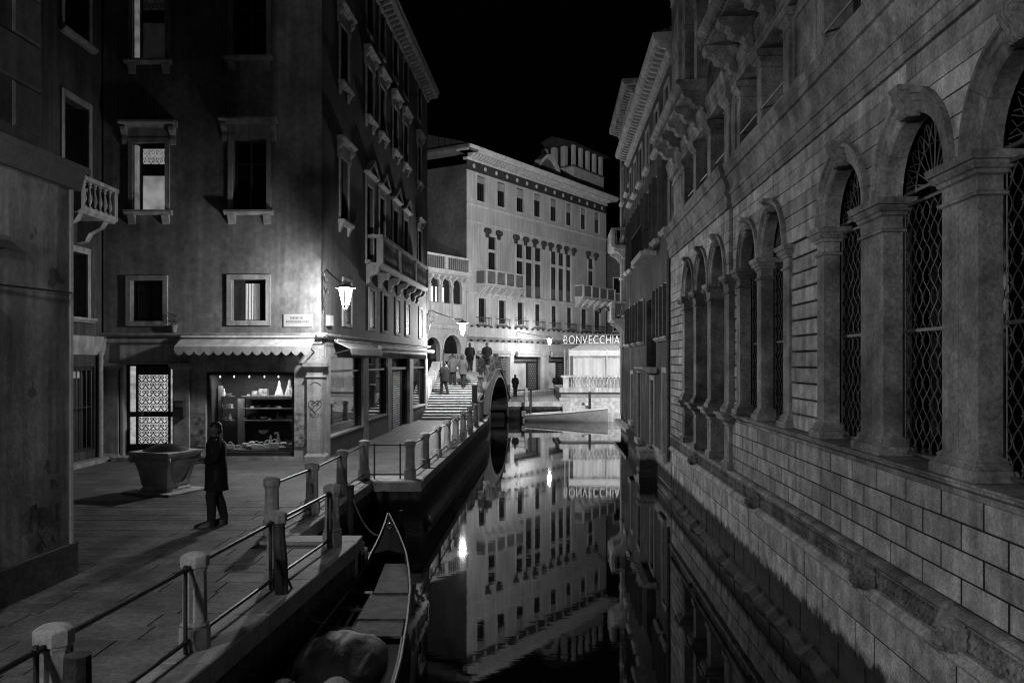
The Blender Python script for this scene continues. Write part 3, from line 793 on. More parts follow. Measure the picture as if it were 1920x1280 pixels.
# wooden mooring poles
PW = mat('mooring_wood', .05, rough=.7, var=.6, sc=6, bump=.9, bsc=25, streak=.5)
def pole(label, x, y, top, lean=(0, 0), r=.09, bot=-2.5):
    rn = random.Random(int(x*100)); pts = []; rr = []
    for i in range(9):
        f = i/8; z = bot+(top-bot)*f
        pts.append((x+lean[0]*(1-f)+rn.uniform(-.008,.008), y+lean[1]*(1-f), z)); rr.append(r*(1-.12*f)*rn.uniform(.95, 1.05))
    rr[-1] *= .85
    solo('mooring_pole', MB().tube(pts, r, 9, rr), PW, label, 'pole', group='wooden mooring poles', smooth=True, loc=(x+lean[0], y+lean[1], bot))
pole('thick rough mooring pole in front of the foreground railing post', -2.86, 5.62, .82, r=.11)
pole('leaning mooring pole tied against the third stone post', -2.78, 10.15, .82, (.28, -.35))
pole('mooring pole standing in the water steps recess', -3.14, 16.6, .35, r=.085)
pole('thin mooring pole by the landing block', -2.2, 16.9, -.2, (.1, .0), r=.06)

# ================================================================== corner building
F = Fr((0, 23.7), (1, 0), (0, -1))
S = Fr((-6.55, 0), (.0538, 1), (1, -.0538))
FX = lambda x: (x-960)*23.7/1600
FZ = lambda y: CAMZ+(677-y)*23.7/1600
SD = lambda x: 10480/(1046-x)
SZ = lambda x, y: CAMZ+(677-y)*SD(x)/1600
XC = -6.55+.0538*23.7; XL = -11.4; DE = 42.9
cor = thing('corner_building', 'tall plastered corner building with lit lantern and shops on the campo', 'building', (-8, 24, 0))
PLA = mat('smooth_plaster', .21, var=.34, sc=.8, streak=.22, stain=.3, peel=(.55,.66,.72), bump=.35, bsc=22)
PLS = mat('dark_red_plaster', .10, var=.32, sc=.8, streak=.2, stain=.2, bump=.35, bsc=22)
TRIM = mat('trim_stone', .33, var=.25, sc=3, streak=.3, bump=.3)
lit = emit('lit_frosted_pane', .9, .22, .35, 2.5)
fw_ = []
for x0, x1, y0, y1, hd in ((250,310,268,395,'flat'),(437,500,262,395,'flat'),(250,310,-25,113,None),(437,500,-30,107,None)):
    fw_.append(((FX(x0)+FX(x1))/2, FZ(y1), FX(x1)-FX(x0), (y1-y0)*23.7/1600, hd))
for z in (14.0,):
    for x0, x1 in ((250,310),(437,500)): fw_.append(((FX(x0)+FX(x1))/2, z, FX(x1)-FX(x0), 1.7, None))
mz = [((FX(246)+FX(306))/2, FZ(602), FX(306)-FX(246), (602-526)*.01481), ((FX(435)+FX(499))/2, FZ(601), FX(499)-FX(435), (601-524)*.01481)]
ZG = 3.42
m = holes_wall(MB(), XL, XC, ZG, 16.0, [hole(*w[:4]) for w in fw_]+[hole(*w) for w in mz])
part('front_wall', m, PLA, cor, F)
for i, (u, z, w, h, hd) in enumerate(fw_):
    wp = window(cor, F, u, z, w, h, TRIM, hood=hd, dp=.2, bars=(i not in (0, 2)))
    if i in (0, 2):                                   # lit stair window with scrolled transom
        a, b = u-w/2+.2, u+w/2-.01
        g = MB().box(a-.06, a, -.19, -.12, z, z+h); g.box(a, b, -.19, -.12, z+h*.53, z+h*.70); g.box(a, b, -.19, -.12, z+h*.93, z+h); g.box(a, b, -.19, -.13, z, z+.03)
        part('sash', g, DARKWOOD(), wp, F)
        part('frosted_pane', MB().box(a, b, -.195, -.17, z+.03, z+h*.53), lit if i == 0 else emit('dim_pane', .9, .006, .3), wp, F)
        part('transom_pane', MB().box(a, b, -.195, -.17, z+h*.70, z+h*.93), lit if i == 0 else emit('dim_pane', .9, .006, .3), wp, F)
        s = MB(); wv = (b-a)/3
        for k in range(3):
            cx = a+wv*(k+.5); cz = z+h*.815; hh = h*.115
            for sx in (-1, 1):
                for sz in (-1, 1):
                    s.tube([(cx+sx*wv*.25+wv*.22*(1-t/14)*math.cos(sx*(t*.55+.3)+ (PI if sx < 0 else 0)), -.155, cz+sz*hh*.5+hh*.42*(1-t/14)*math.sin(t*.55+.3)) for t in range(12)], .009, 3)
            s.tube([(cx-wv/2,-.155,cz-hh),(cx,-.155,cz+hh*.2),(cx+wv/2,-.155,cz-hh)], .009, 3)
        part('scroll_grille', s, DARKIRON(), wp, F)
        # glowing strip painted in for the light on the left reveal
        part('lit_reveal_strip', MB().box(u-w/2+.02, u-w/2+.10, -.19, -.04, z+.02, z+h-.05), emit('reveal_glow', .9, .12, .3), wp, F)
for i, (u, z, w, h) in enumerate(mz):
    wp = window(cor, F, u, z, w, h, TRIM, fw=.135, sill=None, bars=(i == 0))
    if i == 1:
        g = MB(); a = u-.16
        part('casement', MB().box(u-w/2, a-.02, -.21, -.15, z, z+h).box(u+.28, u+w/2, -.21, -.15, z, z+h), DARKWOOD(), wp, F)
        cu = MB()
        for q in range(5): cu.tube([(a+.04+.08*q,-.18+.012*(q % 2),z+.03),(a+.045+.078*q,-.18,z+h-.1)], .045, 6)
        part('curtain', cu, emit('lit_curtain', .9, .16, .3, 9, (1,1,.1)), wp, F)
# side wall along the canal with its windows
sw = []; cols = [(634.4,655.5),(684.4,701.6),(709.4,723.4),(735,747),(754.7,765.6),(782,790)]
cd = [((SD(a)+SD(b))/2, (SD(b)-SD(a))*.72) for a, b in cols]
for i, (u, w) in enumerate(cd):
    sw.append((u, 14.15, w, 1.65, None, None)); sw.append((u, 11.15, w, 1.75, 'flat', 'br'))
    if i in (0, 5): sw.append((u, 7.0, w, 1.9, 'flat', 'br'))
    else: sw.append((u, 6.2, w, 2.6, 'ped', 'plain'))
mzd = [((SD(a)+SD(b))/2, (SD(b)-SD(a))*.68) for a, b in ((639,661.7),(689,706),(715.6,729),(740,750.8),(758.6,768.8),(783.6,792))]
ms = [(u, 3.9, w, 1.32) for u, w in mzd]
m = holes_wall(MB(), 23.71, DE, ZG, 16.0, [hole(*w[:4]) for w in sw]+[hole(*w) for w in ms])
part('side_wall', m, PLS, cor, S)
for w in sw: window(cor, S, *w[:4], TRIM, fw=.11, hood=w[4], sill=w[5], dp=.2)
for i, w in enumerate(ms): window(cor, S, *w, TRIM, fw=.09, sill=None, shut='closed' if i != 2 else None, dp=.2)
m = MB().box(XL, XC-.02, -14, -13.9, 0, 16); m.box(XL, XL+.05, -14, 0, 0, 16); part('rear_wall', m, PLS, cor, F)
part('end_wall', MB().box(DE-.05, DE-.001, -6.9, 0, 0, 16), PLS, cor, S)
# roof cornice with modillions
for fr, a, b in ((F, XL, XC+.5), (S, 23.2, DE+.35)):
    c = MB().sweep([(-.1,15.7),(.06,15.7),(.1,15.78),(-.1,15.78)], a, b if fr is F else b-.35); c.sweep([(-.1,16.02),(.42,16.02),(.5,16.1),(.52,16.22),(.56,16.28),(.56,16.36),(-.1,16.4)], a, b)
    cn = part('roof_cornice', c, TRIM, cor, fr); md2 = modillion('modillion', .36, .22, .16, TRIM); u = a+.3
    while u < b-.3: put('modillion', md2, cn, fr, u, .0, 15.8); u += .47
rf = MB(); P = [F.p(XL,.5,16.4), F.p(XC,.5,16.4), S.p(DE,.5,16.4), S.p(DE,-7,16.4)]; T = [F.p(XL+2,-4,18), F.p(XC-3,-4,18), S.p(DE-4,-3.4,18), S.p(DE-4,-4.5,18)]
rf.loft([[tuple(x) for x in P], [tuple(x) for x in T]]); part('roof', rf, MATS['roof_tiles'], cor)
# balcony on the canal side
b0, b1, z0 = 29.2, 39.6, 6.12
bal = part('balcony', MB().sweep([(0,z0-.16),(.42,z0-.16),(.5,z0-.1),(.56,z0-.04),(.56,z0),(0,z0)], b0, b1), TRIM, cor, S)
r_ = MB().box(b0, b1, .38, .56, z0+.84, z0+.96); r_.box(b0, b0+.18, 0, .38, z0+.84, z0+.96)
for q in [b0+.09, b0+3.4, b0+6.9, b1-.09]: r_.box(q-.11, q+.11, .36, .58, z0, z0+.84)
part('balustrade_rail', r_, TRIM, bal, S)
bme = baluster_mesh('baluster', .84, TRIM, 8); q = b0+.3
while q < b1-.2:
    if min(abs(q-b0-3.4), abs(q-b0-6.9)) > .16: put('baluster', bme, bal, S, q, .47, z0)
    q += .2
for q in (b0+.12, b0+2.0, b0+3.9, b0+5.8, b0+7.7, b0+9.3, b1-.12):
    part('bracket', MB().sweep([(0,z0-.72),(.08,z0-.7),(.14,z0-.6),(.12,z0-.5),(.22,z0-.42),(.34,z0-.4),(.42,z0-.28),(.44,z0-.165),(0,z0-.165)], q-.13, q+.13), TRIM, bal, S)
# ground floor, front: pilasters, lintel, shop window and door
GST = mat('shopfront_stone', .36, var=.3, sc=3, bump=.4, streak=.25)
MARB = mat('veined_marble', .22, rough=.4, var=.85, sc=7, bump=.15)
dx0, dx1, sx0, sx1 = FX(232), FX(325), FX(386), FX(551)
m = MB(); m.box(XL, dx0, -.4, -.02, 0, 2.75); m.box(dx1, sx0, -.4, -.02, 0, 2.75); m.box(sx1, XC-.02, -.4, -.02, 0, 2.75)
m.box(sx0, sx1, -.4, -.02, FZ(697), 2.75); m.box(XL, XC-.01, -.4, -.015, 2.75, ZG); m.box(sx0, sx1, -.4, -.02, 0, .1)
part('shop_wall', m, GST, cor, F)
part('shop_lintel', MB().sweep([(-.05,2.7),(.05,2.7),(.05,3.2),(.08,3.23),(-.05,3.23)], FX(226), XC+.05), GST, cor, F)
for a, b in ((FX(192), FX(224)), (FX(328), FX(357)), (FX(577), XC+.04)):
    s = part('pilaster', MB().box(a, b, -.35, .10, .2, 2.3), TRIM if b > -6 else GST, cor, F)
    part('base', MB().rloft(a, b, -.3, .10, [(0,.07),(.12,.07),(.15,.04),(.2,.003)]), TRIM if b > -6 else GST, s, F)
    part('capital', MB().rloft(a, b, -.3, .10, [(2.3,.003),(2.31,.03),(2.34,.03),(2.35,.004),(2.5,.004),(2.54,.05),(2.58,.07),(2.6,.1),(2.695,.11)]), TRIM if b > -6 else GST, s, F)
    s = MB()
for a, b in ((FX(358), FX(385)), (FX(552), FX(576))): part('marble_panel', MB().box(a, b, -.1, .012, .38, 1.3), MARB, cor, F)
for a, b in ((FX(358), FX(385)), (FX(552), FX(576))): part('marble_panel', MB().box(a, b, -.1, .01, 1.31, 2.69), GST, cor, F)
part('signboard_band', MB().box(XL, FX(340), -.1, .03, 3.235, ZG), GST, cor, F)
# door with scroll ironwork lit from inside
DW = DARKWOOD(); dz0, dz1 = .22, FZ(683)
dr = part('door', MB().box(dx0, dx0+.07, -.3, -.2, dz0, dz1).box(dx1-.07, dx1, -.3, -.2, dz0, dz1).box(dx0, dx1, -.3, -.2, dz1-.05, dz1).box(FX(249), FX(252.5), -.3, -.19, dz0, dz1).box(FX(310), FX(313.5), -.3, -.19, dz0, dz1).box(dx0, dx1, -.3, -.185, FZ(782), FZ(772.5)).box(dx0, dx1, -.3, -.2, dz0, FZ(833.5)).box(FX(249), FX(313.5), -.3, -.2, FZ(703), dz1), DW, cor, F)
part('doorstep', MB().tbox(dx0-.2, dx1+.15, -.35, .35, 0, .13, .02), TRIM, dr, F)
part('door_frame', MB().box(dx0-.07, dx0-.001, -.3, .06, .13, dz1+.06).box(dx1+.001, dx1+.03, -.3, .06, .13, dz1+.06).box(dx0-.07, dx1+.03, -.3, .065, dz1+.001, dz1+.1), TRIM, dr, F)
bright = emit('lit_shop_pane', .95, .5, .25, 1.2); bright2 = emit('lit_side_pane', .9, .38, .4, 3, (1,1,2))
for a, b, c, e, mm in ((FX(252.5),FX(310),FZ(772.5),FZ(703),bright),(FX(252.5),FX(310),FZ(833.5),FZ(782),bright),(dx0+.07,FX(249),FZ(772.5),dz1-.05,bright2),(dx0+.07,FX(249),FZ(833.5),FZ(782),bright2),(FX(313.5),dx1-.07,FZ(772.5),dz1-.05,bright2),(FX(313.5),dx1-.07,FZ(833.5),FZ(782),bright2)):
    part('pane', MB().box(a, b, -.28, -.26, c, e), mm, dr, F)
sc_ = MB(); q = .105
for sx in (-1, 1):
    sc_.tube([(0,0,-q),(sx*q*.5,0,-q*.35),(sx*q*.95,0,q*.15),(sx*q*.9,0,q*.6),(sx*q*.55,0,q*.75),(sx*q*.2,0,q*.5),(sx*q*.25,0,q*.15),(sx*q*.5,0,q*.1),(sx*q*.6,0,q*.35)], .0135, 4)
    sc_.tube([(sx*q,0,-q*.9),(sx*q*.55,0,-q*.95),(sx*q*.4,0,-q*.6),(sx*q*.7,0,-q*.4)], .012, 4)
scm = sc_.mesh('iron_scroll', DARKIRON())
px, pw = FX(252.5), FX(310)-FX(252.5)
for c, e in ((FZ(772.5), FZ(703)), (FZ(833.5), FZ(782))):
    nz = round((e-c)/.205)
    for i in range(4):
        for j in range(nz): put('iron_scroll', scm, dr, F, px+pw*(i+.5)/4, -.215, c+(e-c)*(j+.5)/nz, (pw/4/.21, 1, (e-c)/nz/.21))
part('door_handle', MB().ell((FX(263),-.15,FZ(777.5)), (.04,.04,.04), 8, 6), mat('brass', .5, rough=.25, metal=1, var=.1), dr, F)
# shop window room
sz0, sz1 = .1, FZ(697)
fr_ = MB().box(sx0, sx0+.07, -.3, -.1, sz0, sz1).box(sx1-.07, sx1, -.3, -.1, sz0, sz1).box(sx0, sx1, -.3, -.1, sz1-.07, sz1).box(sx0, sx1, -.3, -.1, sz0, FZ(848))
sh = part('shop_window', fr_, DW, cor, F)
part('pane', MB().box(sx0+.07, sx1-.07, -.2, -.19, FZ(848), sz1-.07), shopglass(), sh, F)
dim = mat('shop_interior', .06, var=.3)
part('display_room', MB().box(sx0, sx1, -1.5, -1.45, 0, 2.7).box(sx0-.05, sx0, -1.5, -.3, 0, 2.7).box(sx1, sx1+.05, -1.5, -.3, 0, 2.7).box(sx0, sx1, -1.45, -.3, .12, .24).box(sx0, sx1, -1.5, -.3, sz1, sz1+.05), dim, sh, F)
for y in (744, 767.5, 790.5): part('shelf', MB().box(FX(436), FX(541), -1.3, -.75, FZ(y)-.03, FZ(y)), mat('shelf_board', .2), sh, F)
for y in (744, 767.5, 790.5): part('shelf', MB().box(FX(398), FX(419), -.95, -.65, FZ(y)-.02, FZ(y)), mat('shelf_board', .2), sh, F)
part('mirror_post', MB().box(FX(424), FX(438), -1.1, -1.0, FZ(840), FZ(750)), mat('pale_post', .35), sh, F)
part('curtain_edge', MB().box(FX(391), FX(398), -.9, -.8, .25, FZ(725)), mat('pale_post', .35), sh, F)
for x in (400, 427, 456, 485, 512, 541):
    b = part('spotlight', MB().lathe([(.008,0),(.018,.01),(.022,.04),(.01,.07)], FX(x), -.55, 8), emit('spot_bulb', 1, 1.5), sh, F); b.location.z += FZ(709)
part('track_rail', MB().box(FX(395), FX(545), -.56, -.54, FZ(703), FZ(702)), DARKIRON(), sh, F)
al = bpy.data.lights.new('shop_light', 'AREA'); al.shape = 'RECTANGLE'; al.size = 2.0; al.size_y = .1; al.energy = 40
ao = bpy.data.objects.new('shop_light', al); COL.objects.link(ao); ao.location = F.p((sx0+sx1)/2, -.6, 2.36)
# goods in the shop window
GOOD = [mat('pale_goods', .6, var=.4, sc=12), mat('grey_goods', .35, var=.6, sc=15), mat('dark_goods', .15, var=.6, sc=15)]
GN = {}
def goods(kind, x, y, n, s, mi):
    u, z = FX(x), FZ(y); mb = MB()
    if kind == 'figurine': mb.lathe([(s*.42,0),(s*.4,s*.08),(s*.28,s*.5),(s*.12,s*.95),(s*.14,s*1.05),(s*.03,s*1.35)], u, n, 7)
    elif kind == 'box': mb.cbox(u-s*.5, u+s*.5, n-.1, n+.08, 0, s*.8, .01)
    elif kind == 'hat': mb.lathe([(s*.7,0),(s*.68,s*.06),(s*.4,s*.1),(s*.36,s*.4),(s*.2,s*.5),(.001,s*.52)], u, n, 9)
    elif kind == 'handbag':
        mb.rloft(u-s*.45, u+s*.45, n-.06, n+.06, [(0,0),(s*.1,.015),(s*.55,-.01),(s*.6,-.03)]); mb.tube([(u+s*.3*math.cos(a), n, s*.55+s*.35*math.sin(a)) for a in [PI*i/8 for i in range(9)]], .012, 4)
    elif kind == 'card': mb.box(u-s*.5, u+s*.5, n, n+.01, 0, s*.5)
    elif kind == 'bowl': mb.lathe([(s*.25,0),(s*.5,s*.2),(s*.6,s*.4),(s*.56,s*.4),(s*.42,s*.16)], u, n, 9)
    sh_ = {744:'top shelf',767.5:'second shelf',790.5:'third shelf'}.get(y, 'window display floor' if y > 830 else 'low stand')
    GN[(kind, sh_)] = GN.get((kind, sh_), 0)+1; od = ('first','second','third','fourth','fifth','sixth')[GN[(kind, sh_)]-1]
    nm = {'figurine':'pointed figurine','box':'patterned gift box','hat':'brimmed hat','handbag':'handbag with looped handle','card':'tiny white price card','bowl':'shallow bowl'}[kind]
    o = solo({'card': 'price_card'}.get(kind, kind), mb, GOOD[mi], '%s %s from the left on the shop %s' % (od, nm, sh_), kind if kind != 'card' else 'price card', F, group='goods in the shop window', smooth=kind in ('hat','bowl','figurine'))
    o.location.z += z
for k, x, y, n, s, mi in [('figurine',402,744,-.8,.16,0),('bowl',412,744,-.8,.16,1),('hat',404,767.5,-.8,.16,1),('box',413,767.5,-.8,.14,0),('bowl',403,790.5,-.8,.17,0),('figurine',413,790.5,-.8,.18,1),('handbag',405,846,-.6,.26,1),('handbag',420,846,-.55,.24,0),('hat',434,846,-.6,.26,1),('box',447,846,-.7,.2,0),('box',459,744,-.95,.16,1),('box',475,744,-.95,.24,1),('figurine',506,744,-.95,.32,0),('figurine',526,744,-.95,.36,1),('box',542,744,-1.0,.26,2),
    ('card',449,744,-.82,.09,0),('card',478,744,-.8,.1,0),('card',505,744,-.8,.1,0),('card',530,744,-.8,.1,0),
    ('bowl',447,767.5,-.95,.15,1),('card',456,767.5,-.82,.1,0),('bowl',466,767.5,-.95,.16,1),('hat',484,767.5,-.95,.17,1),('bowl',501,767.5,-.95,.14,0),('card',509,767.5,-.82,.1,0),('box',536,767.5,-.95,.14,1),
    ('card',443,790.5,-.82,.1,0),('hat',455,790.5,-.95,.2,1),('bowl',476,790.5,-.95,.22,0),('card',490,790.5,-.82,.1,0),('figurine',503,790.5,-.95,.15,0),('hat',510,790.5,-.95,.18,0),('box',525,790.5,-.95,.12,1),
    ('hat',458,840,-.7,.26,0),('handbag',470,846,-.55,.26,0),('bowl',475,818,-.95,.26,0),('handbag',480,846,-.5,.24,0),('handbag',490,846,-.6,.28,0),('figurine',493,846,-.75,.3,1),('handbag',505,846,-.5,.32,0),('figurine',507,846,-.8,.34,1),('hat',521,842,-.6,.3,1),('bowl',534,844,-.6,.32,1),('hat',538,846,-.8,.34,2),('card',503,818,-.8,.12,0)]:
    goods(k, x, y, n, s, mi)
# ground floor, canal side
m = MB(); m.box(24.2, DE, -.35, -.02, 2.86, ZG); 
jam = [(23.75, 24.55), (28.7, 29.5), (32.85, 33.6), (37.7, 38.6), (42.2, 42.88)]
part('shop_lintel', m, GST, cor, S)
for a, b in jam: part('shop_pier', MB().box(a, b, -.35, .02, 0, 2.86), GST, cor, S)
gz = [(24.55, 28.7, .55), (29.5, 32.85, .7), (38.6, 42.2, .6)]
mirr = mat('dark_shop_glass', .012, rough=.03, var=.1, spec=.8, bump=0)
for a, b, z0 in gz:
    w = part('shop_window', MB().box(a, b, -.3, .0, 0, z0).box(a, a+.06, -.25, -.05, z0, 2.86).box(b-.06, b, -.25, -.05, z0, 2.86).box(a, b, -.25, -.05, 2.42, 2.48), DW, cor, S)
    part('pane', MB().box(a+.06, b-.06, -.17, -.15, z0, 2.42), mirr, w, S); part('transom_pane', MB().box(a+.06, b-.06, -.17, -.15, 2.48, 2.86), mirr, w, S)
    part('shop_sill', MB().box(a, b, -.25, .06, z0, z0+.05), GST, w, S)
dr2 = part('shop_door', MB().box(33.6, 33.75, -.35, -.1, 0, 2.86).box(37.55, 37.7, -.35, -.1, 0, 2.86).box(33.6, 37.7, -.35, -.1, 2.4, 2.5).box(34.6, 34.7, -.32, -.15, 0, 2.4).box(36.6, 36.7, -.32, -.15, 0, 2.4), DW, cor, S)
part('pane', MB().box(33.75, 37.55, -.34, -.3, 0, 2.86), mirr, dr2, S)
gm = MB()
for i in range(14): gm.tube([(34.72+1.86*i/13,-.2,.05),(34.72+1.86*i/13,-.2,2.38)], .012, 4)
for i in range(26): gm.tube([(34.7,-.2,.08+2.28*i/25),(36.6,-.2,.08+2.28*i/25)], .012, 4)
part('grille', gm, IRONGREY(), dr2, S)
# stone gutter band / cable line over the shops
for fr, a, b in ((F, FX(188), XC+.12), (S, 23.6, DE+.25)):
    part('gutter', MB().sweep([(-.1,ZG+.002),(.06,ZG+.002),(.12,ZG+.03),(.14,ZG+.07),(.14,ZG+.1),(-.1,ZG+.13)], a, b), TRIM, cor, fr)
for k in range(11):
    part('cable_clip', MB().ell((FX(215)+k*.5,.17,ZG-.03), (.02,.03,.02), 6, 4), DARKIRON(), cor, F)
solo('cable', MB().tube([F.p(FX(180),.15,ZG-.12), F.p(FX(186),.16,ZG-.1), F.p(FX(192),.17,ZG-.02), F.p(FX(400),.17,ZG-.035), F.p(XC+.1,.17,ZG-.03), S.p(26,.17,ZG-.03), S.p(33,.17,ZG-.04), S.p(DE,.17,ZG-.02)], .014, 5), DARKIRON(), 'thin electric cable running along the gutter above the shops', 'cable', loc=(-8, 23.5, 3.3))
solo('junction_box', MB().cbox(24.1, 24.5, 0, .12, 3.75, 4.05), GST, 'small white junction box on the corner below the lantern', 'box', S)
# street name plate
pl_ = thing('street_plate', 'white rectangular stone name plate beside the corner lantern', 'sign', F.p(FX(559), .03, FZ(613)))
part('plate', MB().cbox(FX(532), FX(586), 0, .035, FZ(613), FZ(589), .008), mat('plate_white', .3, var=.06), pl_, F)
lt = MB(); rn = random.Random(5)
for row, (zz, x0, x1) in enumerate(((FZ(596), 545, 568), (FZ(603), 537, 580))):
    x = x0
    while x < x1: w = rn.uniform(.8, 2.0); lt.box(FX(x), FX(x+w), .035, .037, zz-.035, zz+.035); x += w+.9
part('lettering', lt, mat('faded_lettering', .1), pl_, F)
# mailbox
mbx = thing('mailbox', 'small dark metal mailbox on the pilaster beside the lit door', 'mailbox', F.p(FX(341), .12, FZ(780)))
part('box', MB().cbox(FX(331), FX(351), .101, .24, FZ(781), FZ(750), .02), mat('mailbox_metal', .08, rough=.35, metal=.6, var=.2), mbx, F)
part('flap', MB().cbox(FX(334), FX(348), .235, .255, FZ(762), FZ(755), .005), IRONGREY(), mbx, F)
# heart graffiti on the corner pilaster
gr = thing('graffiti', 'heart graffiti with initials scratched on the white corner pilaster', 'graffiti', F.p(FX(592), .11, FZ(775)))
hp = []
for i in range(33):
    t = 2*PI*i/32; hp.append((FX(592)+.012*16*math.sin(t)**3*.95, .103, FZ(760)+.012*(13*math.cos(t)-5*math.cos(2*t)-2*math.cos(3*t)-math.cos(4*t))))
GI = mat('graffiti_ink', .06)
part('heart', MB().tube(hp, .008, 4), GI, gr, F)
part('arrow', MB().tube([(FX(581),.103,FZ(773)),(FX(590),.103,FZ(762)),(FX(606),.103,FZ(747))], .007, 4), GI, gr, F)
for k, (x, pts) in enumerate(((586, [(0,0),(.0,.09),(.05,.09),(.05,.05),(0,.045),(.06,0)]), (596, [(0,0),(0,.09),(.05,.085),(.045,.05),(0,.045),(.055,.02),(0,0)]))):
    part('letter', MB().tube([(FX(x)+a,.103,FZ(760)+b) for a, b in pts], .006, 4), GI, gr, F)
x = 582
for pts in ([(.06,.09),(.0,.08),(.06,.03),(0,0)], [(0,.09),(0,0),(.05,0)], [(.05,.09),(0,.09),(0,0),(.05,0)], [(.05,.09),(0,.05),(.05,0)], [(0,0),(.03,.09),(.06,0)]):
    part('letter', MB().tube([(FX(x)+a,.103,FZ(781)+b) for a, b in pts], .007, 4), GI, gr, F); x += 5
part('arc_mark', MB().tube([(FX(583+20*i/8),.103,FZ(722)+.09*math.sin(PI*i/8)) for i in range(9)], .009, 4), GI, gr, F)
# awnings
AW = mat('awning_canvas', .5, var=.15, sc=4, rough=.8, streak=.2)
def awning(name, label, fr, a, b, zt, zb, out, val, n):
    t = thing(name, label, 'awning', fr.p((a+b)/2, 0, zb-val))
    part('canvas', MB().sweep([(.1,zt),(out,zb),(out,zb-.02),(.1,zt-.03)], a, b), AW, t, fr)
    pts = [(a, zb)]; w = (b-a)/n
    for i in range(n):
        for k in range(1, 7): pts.append((a+w*(i+k/6), zb-val*.55-val*.45*math.sin(PI*k/6)))
    poly = [(a, zb-.002)]+[(a, zb-val*.55)]+pts[1:]+[(b, zb-.002)]
    part('valance', MB().plate(poly, out-.004, out+.008), AW, t, fr)
    part('roller', MB().tube([(a,.12,zt+.02),(b,.12,zt+.02)], .06, 8), mat('roller_white', .5), t, fr)
    for q in (a+.03, b-.03): part('arm', MB().tube([(q,.05,zb-.15),(q,out-.03,zb-.03)], .02, 5), DARKIRON(), t, fr)
    return t
awning('shop_awning', 'white awning with scalloped valance above the lit shop window', F, FX(343), FX(592), FZ(634), FZ(650), .6, .24, 14)
awning('shop_awning', 'darker scalloped awning on the canal side just past the corner', S, 24.8, 29.3, 3.33, 3.12, .55, .2, 16)
solo('rolled_awning', MB().tube([(30.0,.3,3.22),(36.2,.3,3.22)], .08, 8).tube([(36.3,.3,3.22),(42.8,.3,3.22)], .08, 8), mat('roller_white', .5), 'long white rolled-up awning above the canal side shops', 'awning', S, smooth=True)

# ================================================================== bridge and its steps
BR = mat('bridge_stone', .22, var=.3, sc=2, rough=.6, bump=.3, streak=.15)
brg = thing('stone_bridge', 'arched stone footbridge with broad white-edged steps crossing the side canal', 'bridge', (-2.5, 50, 0))
bxr = lambda d: -1.29+.1*(d-47)                      # right edge of the deck
bxl = -4.55
steps = []; z = 0; d = 40.0
for i in range(19):
    z += .1105; steps.append((d, z)); d += .5 if i != 2 else 1.0
DT = d                                               # top of flight
for i, (d, z) in enumerate(steps):
    e = steps[i+1][0] if i < 18 else DT+.2
    xr = min(EF(40.2)-.28, bxr(47)-.02) if d < 47 else bxr(d)-.02
    xl = -4.25 if d < 42.9 else bxl
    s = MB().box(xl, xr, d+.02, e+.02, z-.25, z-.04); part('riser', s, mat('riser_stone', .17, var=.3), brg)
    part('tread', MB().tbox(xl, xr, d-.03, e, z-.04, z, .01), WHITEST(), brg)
# deck, far flight, arch face
m = MB(); N_ = 24; top = []; 
dk = lambda d: 2.1 if d < 52.5 else max(.0, 2.1-(d-52.5)*.36)
for i in range(N_+1):
    d = DT+(58.6-DT)*i/N_; top.append((d, dk(d)))
for i in range(N_):
    (da, za), (db, zb) = top[i], top[i+1]
    m.add([(bxl,da,za),(bxr(da),da,za),(bxr(db),db,zb),(bxl,db,zb)], [(0,1,2,3)])
part('deck', m, BR, brg)
# side face with the arch (closed shell)
for side, xf in (('r', lambda d: bxr(d)), ('l', lambda d: bxl)):
    m = MB(); a0, a1 = 47.0, 57.0; s0 = 44.0
    def arch(d):
        if d <= a0+.15 or d >= a1-.15: return -2.4
        q = (d-52)/4.9; return -.9+2.68*math.sqrt(max(0, 1-q*q))
    dd = [44+15.0*i/60 for i in range(61)]
    def roof(d):
        if d < DT:
            zz = 0
            for a, b in steps:
                if d >= a: zz = b
            return max(zz, (d-40)*.205+.05 if d > 40 else 0)*1.0+.1
        return dk(d)+.14
    for i in range(60):
        da, db = dd[i], dd[i+1]
        xa, xb = xf(da), xf(db)
        m.add([(xa,da,arch(da)),(xb,db,arch(db)),(xb,db,roof(db)),(xa,da,roof(da))], [(0,1,2,3)])
    part('side_face', m, mat('bridge_brick', .06, var=.4, sc=2, brick=(.25,.07,.01,.5,'z'), tide=-.4), brg)
m = MB()
for i in range(60):
    da, db = 47.15+9.7*i/60, 47.15+9.7*(i+1)/60
    za, zb = [-.9+2.68*math.sqrt(max(0, 1-((x-52)/4.9)**2)) for x in (da, db)]
    m.add([(bxl,da,za),(bxr(da),da,za),(bxr(db),db,zb),(bxl,db,zb)], [(0,1,2,3)])
part('soffit', m, mat('bridge_brick', .2), brg)
